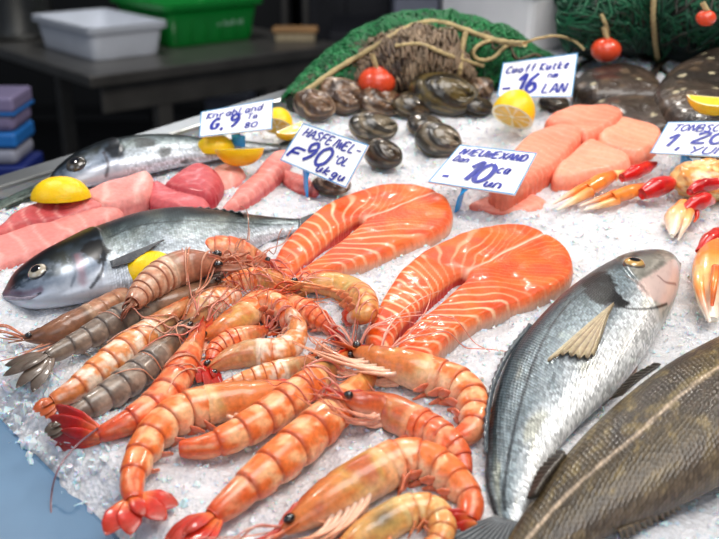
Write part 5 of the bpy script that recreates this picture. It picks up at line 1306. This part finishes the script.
net('long green net bundle heaped along the back edge behind the oysters', [(292, 106), (330, 84), (372, 66), (410, 56), (450, 54), (492, 60), (526, 68), (552, 74)], [.008, .016, .026, .030, .032, .028, .022, .012], [.010, .020, .034, .046, .050, .042, .028, .012], 2.0, 480, (10, 30, 20), GR)
net('brownish dry net lump lying in front of the green bundle', [(348, 86), (372, 76), (402, 70), (436, 71), (468, 80)], [.012, .024, .030, .028, .014], [.012, .036, .046, .042, .014], 5.0, 120, (70, 54, 42), ((104, 84, 66), (60, 46, 38), (136, 116, 92)))
net('tall dark green net pile at the upper right', [(578, 46), (594, 26), (618, 4), (645, -10), (672, -10), (704, 4), (745, 26)], [.02, .05, .07, .08, .08, .07, .04], [.02, .06, .085, .10, .10, .09, .05], 7.0, 700, (6, 30, 24), DG, 1.0)
def on_net(x, y, z):
    d = Vector(ray_c(x, y)).normalized(); best = None
    for t_ in NET_T:
        h = t_.ray_cast(Vector(CAM_C), d)
        if h[0] is not None and (best is None or h[3] < best[1]): best = (h[0] - d * .012, h[3])
    return at(x, y, z) if best is None else np.array(best[0])
def rope(label, px, z, r=.0032):
    P2 = catmull(px, 16); z2 = np.interp(np.linspace(0, 1, 16), np.linspace(0, 1, len(z)), z)
    P = np.array([on_net(x, y, q) for (x, y), q in zip(P2, z2)])
    P[1:-1] = (P[:-2] + 2 * P[1:-1] + P[2:]) / 4
    P = catmull(P, 90)
    V, Fc, a, D, Lt, T = loft(P, np.array([.1, .3, .95]), r, r, None, 10)
    Vg = V.reshape(90, 10, 3); tw = .16 * np.sin(3 * a[None] + np.arange(90)[:, None] * 1.1)
    Vg = Vg + (Vg - P[:, None]) * tw[..., None]
    c0 = P[45]
    o = mesh_obj('rope', Vg.reshape(-1, 3), Fc, M['rope'], frame=T_COUNTER)
    return tag(o, label, 'rope', 'hemp ropes on the nets')
rope('pale rope running along the ridge of the long green net', [(300, 96), (335, 70), (370, 50), (405, 28), (435, 20), (465, 30), (500, 42), (525, 44)], [.03, .06, .085, .11, .115, .105, .095, .085])
rope('pale rope hanging straight down over the front of the green net', [(466, 32), (462, 48), (460, 64), (459, 74)], [.105, .085, .06, .04])
rope('thin pale rope looped in a knot beside the hanging rope', [(522, 42), (505, 46), (494, 58), (478, 60), (472, 52), (484, 42), (500, 40)], [.095, .085, .07, .065, .07, .085, .095], .0022)
rope('pale rope sagging across the brown net lump', [(395, 46), (420, 44), (440, 52), (462, 60), (484, 66)], [.09, .085, .08, .07, .055], .0024)
rope('pale rope dropping from the top of the dark net pile', [(654, -6), (653, 18), (655, 40), (658, 62)], [.22, .17, .12, .07])
rope('short pale cord rising from the rear red float', [(608, 40), (606, 26), (601, 14)], [.12, .14, .165], .0024)
rope('thin line looped over the white box behind the net', [(520, 44), (540, 38), (558, 36), (576, 42), (584, 50)], [.075, .08, .085, .085, .08], .0016)
def net_float(label, px, py, wpx, z, cord=True):
    ppm = np.linalg.norm(at(px + 1, py, z) - at(px, py, z)); r = wpx * ppm * .5; c0 = at(px, py, z)
    root = thing('net_float', label, 'float', (c0[0], c0[1], max(0, z - r)), 'red net floats')
    V, Fc, S = ellipsoid(c0, np.diag([r, r * .95, r * .8]), 20, 28); mesh_obj('ball', V, Fc, M['float'], root)
    mb = MB(); mb.tube([c0 + [0, 0, r * .7], c0 + [-.002, 0, r * .95], c0 + [-.006, .002, r * 1.5]], .003, 8, None, 12); mb.build('cord', M['rope'], root)
    V = []
    mb = MB(); th = np.linspace(0, 2 * PI, 24); mb.tube(np.stack([c0[0] + np.cos(th) * r * .22, c0[1] + np.sin(th) * r * .22, np.full(24, c0[2] + r * .76)], 1), r * .07, 8); mb.build('eyelet', M['float'], root)
    return root
net_float('red net float among the oysters at the end of the green net', 377, 82, 38, .030)
net_float('red float in front of the dark net pile at upper right', 606, 50, 30, .040)
net_float('red float at the right edge on top of the dark net pile', 706, 18, 20, .12)

# ------------------------------------------------------------------ the place behind the counter (upright frame)
def wthing(name, label, cat, loc, group=None): return thing(name, label, cat, loc, group, T_WORLD)
def boxpart(name, root, lo, hi, mat, bev=.004, M4=None):
    V, Fc = bevel_box(lo, hi, bev)
    if M4 is not None: V = np.array([(M4 @ Vector(v))[:] for v in V])
    return mesh_obj(name, V, Fc, mat, root, smooth=False)
def rbox(o, dx, dy):
    """frame with origin o, x along dx"""
    dx = unit(np.array([dx[0], dx[1], 0])); dyv = np.array([-dx[1], dx[0], 0])
    Mx = Matrix(((dx[0], dyv[0], 0, o[0]), (dx[1], dyv[1], 0, o[1]), (0, 0, 1, o[2]), (0, 0, 0, 1)))
    return Mx
# steel work table
TZ = .80
k0 = atw(90, 77, TZ); k1 = atw(345, 44, TZ); kl = atw(0, 48, TZ)
FT = rbox((k0[0], k0[1], 0), k1 - k0, None)
LT = np.linalg.norm((k1 - k0)[:2]) ; WT = .95
tb = wthing('work_table', 'stainless steel work table with dark legs behind the counter', 'table', FT @ Vector((LT / 2, WT / 2, 0)))
boxpart('table_top', tb, (0, 0, TZ - .035), (LT, WT, TZ), M['darksteel'], .004, FT)
boxpart('apron', tb, (.06, .05, TZ - .13), (LT - .06, .07, TZ - .036), M['darksteel'], .003, FT)
for lx in (.28, LT - .28):
    for ly in (.08, WT - .1):
        boxpart('leg', tb, (lx - .025, ly - .025, 0), (lx + .025, ly + .025, TZ - .036), M['darksteel'], .004, FT)
boxpart('lower_shelf', tb, (.1, .06, .22), (LT - .1, WT - .06, .24), M['dark'], .003, FT)
def tub(name, label, cat, Mx, L_, W_, H_, mat, rim=.012, wall=.006, taper=.86, feet=0, lipmat=None, group=None):
    c0 = Mx @ Vector((0, 0, 0))
    root = wthing(name, label, cat, c0, group)
    def ring(l, w, z, rad=.03, n=8):
        pts = []
        for cx, cy, a0 in ((l / 2 - rad, w / 2 - rad, 0), (-l / 2 + rad, w / 2 - rad, PI / 2), (-l / 2 + rad, -w / 2 + rad, PI), (l / 2 - rad, -w / 2 + rad, 1.5 * PI)):
            for t_ in np.linspace(0, PI / 2, n): pts.append((cx + rad * math.cos(a0 + t_), cy + rad * math.sin(a0 + t_), z))
        return np.array(pts)
    b = taper
    rs = [ring(L_ * b * .2, W_ * b * .2, 0, .01), ring(L_ * b, W_ * b, 0), ring(L_ * b, W_ * b, .006), ring(L_ * .985, W_ * .985, H_ * .9), ring(L_ * .985, W_ * .985, H_ * .9)]
    ins = [ring(L_ * .985 - 2 * wall, W_ * .985 - 2 * wall, H_), ring(L_ * b - 2 * wall, W_ * b - 2 * wall, .008), ring(L_ * b * .2, W_ * b * .2, .008, .01)]
    allr = rs + [ring(L_ * .985, W_ * .985, H_)] + ins
    V = np.concatenate(allr); mm = len(allr[0]); Fc = grid_faces(len(allr), mm); Fc.append(list(range(mm))[::-1]); Fc.append(list(range((len(allr) - 1) * mm, len(allr) * mm)))
    V = np.array([(Mx @ Vector(v))[:] for v in V]); mesh_obj('body', V, Fc, mat, root)
    o1, i1 = ring(L_ + 2 * rim, W_ + 2 * rim, H_ - .016), ring(L_ * .985 - 2 * wall + .002, W_ * .985 - 2 * wall + .002, H_ - .016)
    o2, i2 = o1 + [0, 0, .02], i1 + [0, 0, .02]
    V = np.concatenate([o1, o2, i2, i1]); Fc = []
    for r_ in range(4):
        for j in range(mm): Fc.append([r_ * mm + j, r_ * mm + (j + 1) % mm, ((r_ + 1) % 4) * mm + (j + 1) % mm, ((r_ + 1) % 4) * mm + j])
    V = np.array([(Mx @ Vector(v))[:] for v in V]); mesh_obj('rim', V, Fc, lipmat or mat, root, smooth=False)
    for sx in range(feet):
        x = -L_ * b * .5 + L_ * b * (sx + .5) / feet
        for sy in (-1, 1):
            boxpart('foot', root, (x - .02, sy * W_ * b * .5 - .006, .0), (x + .02, sy * W_ * b * .5 + .006, H_ * .3), mat, .003, Mx)
            
    return root
Rt = FT.to_3x3(); AX, AY = np.array(Rt @ Vector((1, 0, 0))), np.array(Rt @ Vector((0, 1, 0)))
def on_table(px0, px1, depth):
    c0, c1 = atw(*px0, TZ), atw(*px1, TZ); L_ = (c1 - c0) @ AX
    o_ = c0 + AX * L_ / 2 + AY * depth / 2
    F_ = Matrix.Translation(o_) @ Rt.to_4x4(); F_.translation = Vector((o_[0], o_[1], TZ))
    return F_, L_
wl = atw(52, 45, TZ) - atw(94, 63, TZ)
Fw, Lw_ = on_table((95, 62), (162, 53), abs(wl @ AY))
whitet = tub('plastic_tub', 'white rectangular plastic tub on the steel table beside the green crate', 'tub', Fw, Lw_ * 1.06, abs(wl @ AY) * 1.04, .105, M['whiteplastic'], .010, .005, .9, feet=2)
Fg0, Lg = on_table((172, 48), (262, 40), .36)
gt = tub('plastic_crate', 'bright green plastic crate on the steel table', 'crate', Fg0, Lg * 1.12, .40, .145, M['greenplastic'], .014, .006, .88)
Fg = Fg0 @ Matrix.Translation((-Lg / 2, -.40 * .5 + .012, 0))
mb = MB()
for i in range(9):
    x = Lg * (.54 + .035 * i); mb.box((x, -.0035 + .0, .060), (x + .010 + .004 * (i % 2), .004, .070 + .004 * (i % 3)), Fg @ Matrix.Translation((0, .003, 0)))
mb.build('printed_mark', M['paper'], gt, smooth=False)
for i in range(6):
    boxpart('rib', gt, (Lg * (.06 + .176 * i) - .004, -.004, .02), (Lg * (.06 + .176 * i) + .004, .008, .12), M['greenplastic'], .002, Fg)
# scrubbing brush on the table
bq0, bq1 = atw(272, 42, TZ), atw(318, 42, TZ)
Fb = rbox((bq0[0], bq0[1], TZ), bq1 - bq0, None); Lb = np.linalg.norm((bq1 - bq0)[:2])
br = wthing('scrubbing_brush', 'wooden scrubbing brush with pale bristles on the end of the steel table', 'brush', Fb @ Vector((Lb / 2, .03, 0)))
boxpart('bristles', br, (.012, .008, 0), (Lb - .012, .062, .028), M['woodpale'], .004, Fb)
boxpart('handle_block', br, (0, 0, .029), (Lb, .07, .05), M['wood'], .009, Fb)
# steel pot at the far left
pc = atw(18, 36, TZ)
pot = wthing('stock_pot', 'large dull steel stock pot at the left end of the table', 'pot', (pc[0], pc[1], TZ))
def lathe(prof, c, m=48):
    n = len(prof); th = np.linspace(0, 2 * PI, m, endpoint=False); pr = np.array(prof)
    V = np.stack([c[0] + pr[:, :1] * np.cos(th), c[1] + pr[:, :1] * np.sin(th), c[2] + pr[:, 1:] + 0 * th], -1).reshape(-1, 3)
    return V, grid_faces(n, m)
V, Fc = lathe([(.001, 0), (.12, 0), (.135, .01), (.14, .03), (.14, .25), (.148, .255), (.148, .262), (.134, .262), (.132, .02), (.001, .015)], (pc[0], pc[1], TZ)); mesh_obj('body', V, Fc, M['steel'], pot)
for sg_ in (-1, 1):
    mb = MB(); mb.tube([(pc[0] + sg_ * .138, pc[1] - .04, TZ + .2), (pc[0] + sg_ * .175, pc[1] - .03, TZ + .205), (pc[0] + sg_ * .175, pc[1] + .03, TZ + .205), (pc[0] + sg_ * .138, pc[1] + .04, TZ + .2)], .006, 8, None, 24); mb.build('handle', M['steel'], pot)
# stack of lidded containers at far left, on the floor behind the counter
Yc = 1.75
def lidbox(label, px0, px1, py0, py1, Y, mat, lidmat, zfix=None):
    a_, b_ = atd(px0, py1, Y), atd(px1, py0, Y)
    z0, z1 = (a_[2], b_[2]) if zfix is None else zfix
    root = wthing('storage_box', label, 'storage box', ((a_[0] + b_[0]) / 2, Y + .15, z0), 'stacked storage boxes at the left')
    I4 = Matrix.Identity(4)
    boxpart('body', root, (a_[0], Y, z0), (b_[0], Y + .11, z1 - .03), mat, .012, I4); boxpart('lid', root, (a_[0] - .003, Y - .003, z1 - .029), (b_[0] + .003, Y + .113, z1), lidmat, .006, I4)
    if lidmat is mat: boxpart('clip_band', root, (a_[0] - .004, Y - .005, z1 - .034), (b_[0] + .004, Y + .114, z1 - .029), M['blueplastic'], .001, I4)['label'] = 'blue band'
    return z0, z1
zt = atd(0, 97, Yc)[2]; zm = atd(0, 133, Yc)[2]; zb_ = atd(0, 166, Yc)[2]; zbb = zb_ - .16
lidbox('lilac storage box on top of the stack at the far left', -75, 10, 88, 133, Yc, M['lilacplastic'], M['lilacplastic'], (zm + .001, zt))
lidbox('pale grey storage box with blue lid in the middle of the left stack', -75, 14, 133, 166, Yc, M['greyplastic'], M['blueplastic'], (zb_ + .001, zm))
lidbox('dark blue storage box at the bottom of the left stack', -80, 24, 166, 200, Yc, M['navyplastic'], M['navyplastic'], (zbb, zb_))
stn = wthing('storage_stand', 'dark stand under the left stack of storage boxes', 'stand', (atd(-20, 160, Yc)[0], Yc + .15, 0))
xa, xb = atd(-80, 200, Yc)[0], atd(28, 200, Yc)[0]
boxpart('shelf', stn, (xa, Yc - .02, zbb - .03), (xb, Yc + .18, zbb - .001), M['dark'])
for x in (xa + .03, xb - .03):
    for y in (Yc + .01, Yc + .15): boxpart('leg', stn, (x - .02, y - .02, 0), (x + .02, y + .02, zbb - .031), M['dark'])
# white box under the table
p = atd(205, 108, 3.75); p2 = atd(247, 90, 3.75)
ub = wthing('plastic_bin', 'grey white plastic bin standing under the steel table', 'bin', ((p[0] + p2[0]) / 2, 3.9, .24))
boxpart('body', ub, (p[0], 3.75, .241), (p2[0], 4.05, p2[2] - .03), M['greyplastic'], .012); boxpart('rim', ub, (p[0] - .01, 3.74, p2[2] - .029), (p2[0] + .01, 4.06, p2[2]), M['whiteplastic'], .006)
# pale boxes on a bench beyond
def bgbox(name, label, cat, px0, px1, py0, py1, Y, depth, mat, lidf=.25, group=None, lidmat=None, z0=None):
    a_, b_ = atd(px0, py1, Y), atd(px1, py0, Y); z0 = a_[2] if z0 is None else z0
    root = wthing(name, label, cat, ((a_[0] + b_[0]) / 2, Y + depth / 2, z0), group)
    zl = b_[2] - (b_[2] - z0) * lidf
    boxpart('body', root, (a_[0], Y, z0), (b_[0], Y + depth, zl - .001), mat, .01); boxpart('lid', root, (a_[0] - .012, Y - .012, zl), (b_[0] + .012, Y + depth + .012, b_[2]), lidmat or mat, .01)
    return root
benchz = atd(440, 30, 5.0)[2]
bgbox('polystyrene_box', 'grey white polystyrene fish box on the rear bench, the left one', 'box', 394, 440, -16, 26, 5.0, .4, M['greyplastic'], .3, 'fish boxes on the rear bench', z0=benchz)
bgbox('polystyrene_box', 'grey white polystyrene fish box on the rear bench, the right one', 'box', 444, 493, -14, 28, 5.0, .4, M['polystyrene'], .55, 'fish boxes on the rear bench', z0=benchz)
bn = wthing('bench', 'long dark bench carrying the polystyrene boxes behind the net', 'bench', (atd(450, 30, 5.0)[0], 5.2, 0))
boxpart('bench_top', bn, (atd(330, 30, 5.0)[0], 4.9, benchz - .05), (atd(640, 30, 5.0)[0], 5.6, benchz - .001), M['darkgrey'])
for px in (345, 625):
    for y in (4.98, 5.52): boxpart('leg', bn, (atd(px, 30, 5.0)[0] - .03, y - .03, 0), (atd(px, 30, 5.0)[0] + .03, y + .03, benchz - .051), M['darkgrey'])
gz0 = benchz
bgbox('chest_freezer', 'dull grey blue chest behind the upright price card', 'chest', 497, 610, -30, 30, 4.95, .6, M['greyblue'], .45, None, M['greyblue'], z0=benchz)
# white styrofoam box standing on the back of the counter behind the net
pw = at(574, 58, 0)
wb = thing('fish_box', 'white polystyrene box end showing between the two green nets', 'box', (pw[0] + .02, pw[1] + .12, 0))
Mw = Matrix.Translation((pw[0] - .0, pw[1] + .05, 0)) @ Matrix.Rotation(math.radians(32), 4, 'Z')
boxpart('body', wb, (-.07, 0, -.004), (.05, .2, .075), M['polystyrene'], .008, Mw); boxpart('lid', wb, (-.075, -.005, .076), (.055, .205, .095), M['polystyrene'], .006, Mw)
# dark equipment against the wall
def cab(label, px0, px1, pytop, Y, mat, name='cabinet'):
    a_, b_ = atd(px0, pytop, Y), atd(px1, pytop, Y)
    root = wthing(name, label, 'cabinet', ((a_[0] + b_[0]) / 2, Y + .25, 0), 'dark cabinets at the back')
    boxpart('body', root, (a_[0], Y, .06), (b_[0], Y + .5, a_[2]), mat, .01); boxpart('plinth', root, (a_[0] + .02, Y + .02, 0), (b_[0] - .02, Y + .48, .059), M['dark'], .004)
    xm = (a_[0] + b_[0]) / 2
    for s_ in (-1, 1):
        d = boxpart('door', root, (min(xm + s_ * .004, xm + s_ * (b_[0] - a_[0]) * .48), Y - .02, .1), (max(xm + s_ * .004, xm + s_ * (b_[0] - a_[0]) * .48), Y - .001, a_[2] - .06), mat, .004)
        boxpart('handle', d, (xm + s_ * .04 - .008, Y - .04, a_[2] * .5), (xm + s_ * .04 + .008, Y - .021, a_[2] * .5 + .14), M['darksteel'], .003)
cab('tall black cabinet standing behind the green crate', 150, 290, -60, 5.8, M['dark'])
cab('black cabinet left of the polystyrene boxes', 300, 392, -50, 5.8, M['darkgrey'])
cab('dark cabinet behind the stock pot at upper left', -60, 140, -60, 5.8, M['dark'])
for px, Y, lab in ((285, 5.2, 'thin grey pole standing behind the scrubbing brush'), (306, 5.3, 'slim dark pole right of the grey pole')):
    p = atd(px, 20, Y); mb = MB(); mb.tube([(p[0], Y, 0), (p[0], Y, 1.0), (p[0], Y, 2.2)], .018, 12, None, 8)
    tag(mb.build('pole', M['darksteel'], frame=Matrix.Identity(4)), lab, 'pole', 'poles behind the table')
# the setting
def plane(name, V, mat):
    o = mesh_obj(name, V, [[0, 1, 2, 3], [7, 6, 5, 4], [0, 4, 5, 1], [1, 5, 6, 2], [2, 6, 7, 3], [3, 7, 4, 0]], mat, smooth=False, frame=Matrix.Identity(4)); o['kind'] = 'structure'; return o
def slabbox(name, lo, hi, mat):
    V, Fc = bevel_box(lo, hi, 0); o = mesh_obj(name, V, Fc, mat, smooth=False, frame=Matrix.Identity(4)); o['kind'] = 'structure'
slabbox('floor', (-5, -2.5, -.1), (5, 7.0, 0), M['floor'])
slabbox('wall_back', (-5, 6.8, 0), (5, 7.0, 3.4), M['wall'])

# ------------------------------------------------------------------ camera, light, look
cam = bpy.data.cameras.new('camera'); co = bpy.data.objects.new('camera', cam); COL.objects.link(co)
cam.sensor_width = 36.0; cam.lens = F_PX / 719 * 36.0; cam.clip_start = .02
co.matrix_world = T_COUNTER @ Matrix.Translation((0, 0, H_CAM)) @ Matrix.Rotation(PI / 2 - PITCH, 4, 'X')
scene.camera = co
cam.dof.use_dof = True; cam.dof.focus_distance = .76; cam.dof.aperture_fstop = 8.0

w = bpy.data.worlds.new('world'); scene.world = w; w.use_nodes = True
bg = w.node_tree.nodes['Background']; bg.inputs[0].default_value = (.70, .80, 1.0, 1); bg.inputs[1].default_value = .11
def area(name, loc, target, size, power, col, sy=None):
    l = bpy.data.lights.new(name, 'AREA'); l.size = size; l.energy = power; l.color = col
    if sy: l.shape = 'RECTANGLE'; l.size_y = sy
    o = bpy.data.objects.new(name, l); COL.objects.link(o); o.location = loc
    o.rotation_euler = (Vector(target) - Vector(loc)).to_track_quat('-Z', 'Y').to_euler()
    return o
area('stall_canopy_light', (.45, .35, 2.7), (.12, .75, .95), 1.2, 30, (1, .97, .93), .9)
area('stall_lamp', (.9, 1.1, 2.0), (.35, .75, .95), .10, 5, (1, .90, .78))
area('stall_lamp', (.1, 1.7, 2.1), (.1, .7, .95), .10, 6, (1, .95, .88))
area('stall_lamp', (-.6, 1.0, 2.0), (-.1, .7, .95), .10, 4, (1, .95, .9))
area('front_fill', (.3, -1.6, 2.3), (.1, .8, .95), 1.4, 14, (.95, .97, 1))  # added soft fill from behind the viewer, brightens the price cards
area('table_fill', (-.7, 3.3, 2.7), (-.6, 3.9, .8), .5, 16, (.95, .97, 1))  # added fill over the steel table, lightens the tub and crate
area('open_sky_side', (-2.2, -.6, 2.4), (-.2, .7, .9), 1.6, 13, (.66, .80, 1))
vs = scene.view_settings
vs.view_transform = 'Standard'; vs.look = 'None'; vs.exposure = 0.0; vs.gamma = 1.0; vs.use_curve_mapping = False
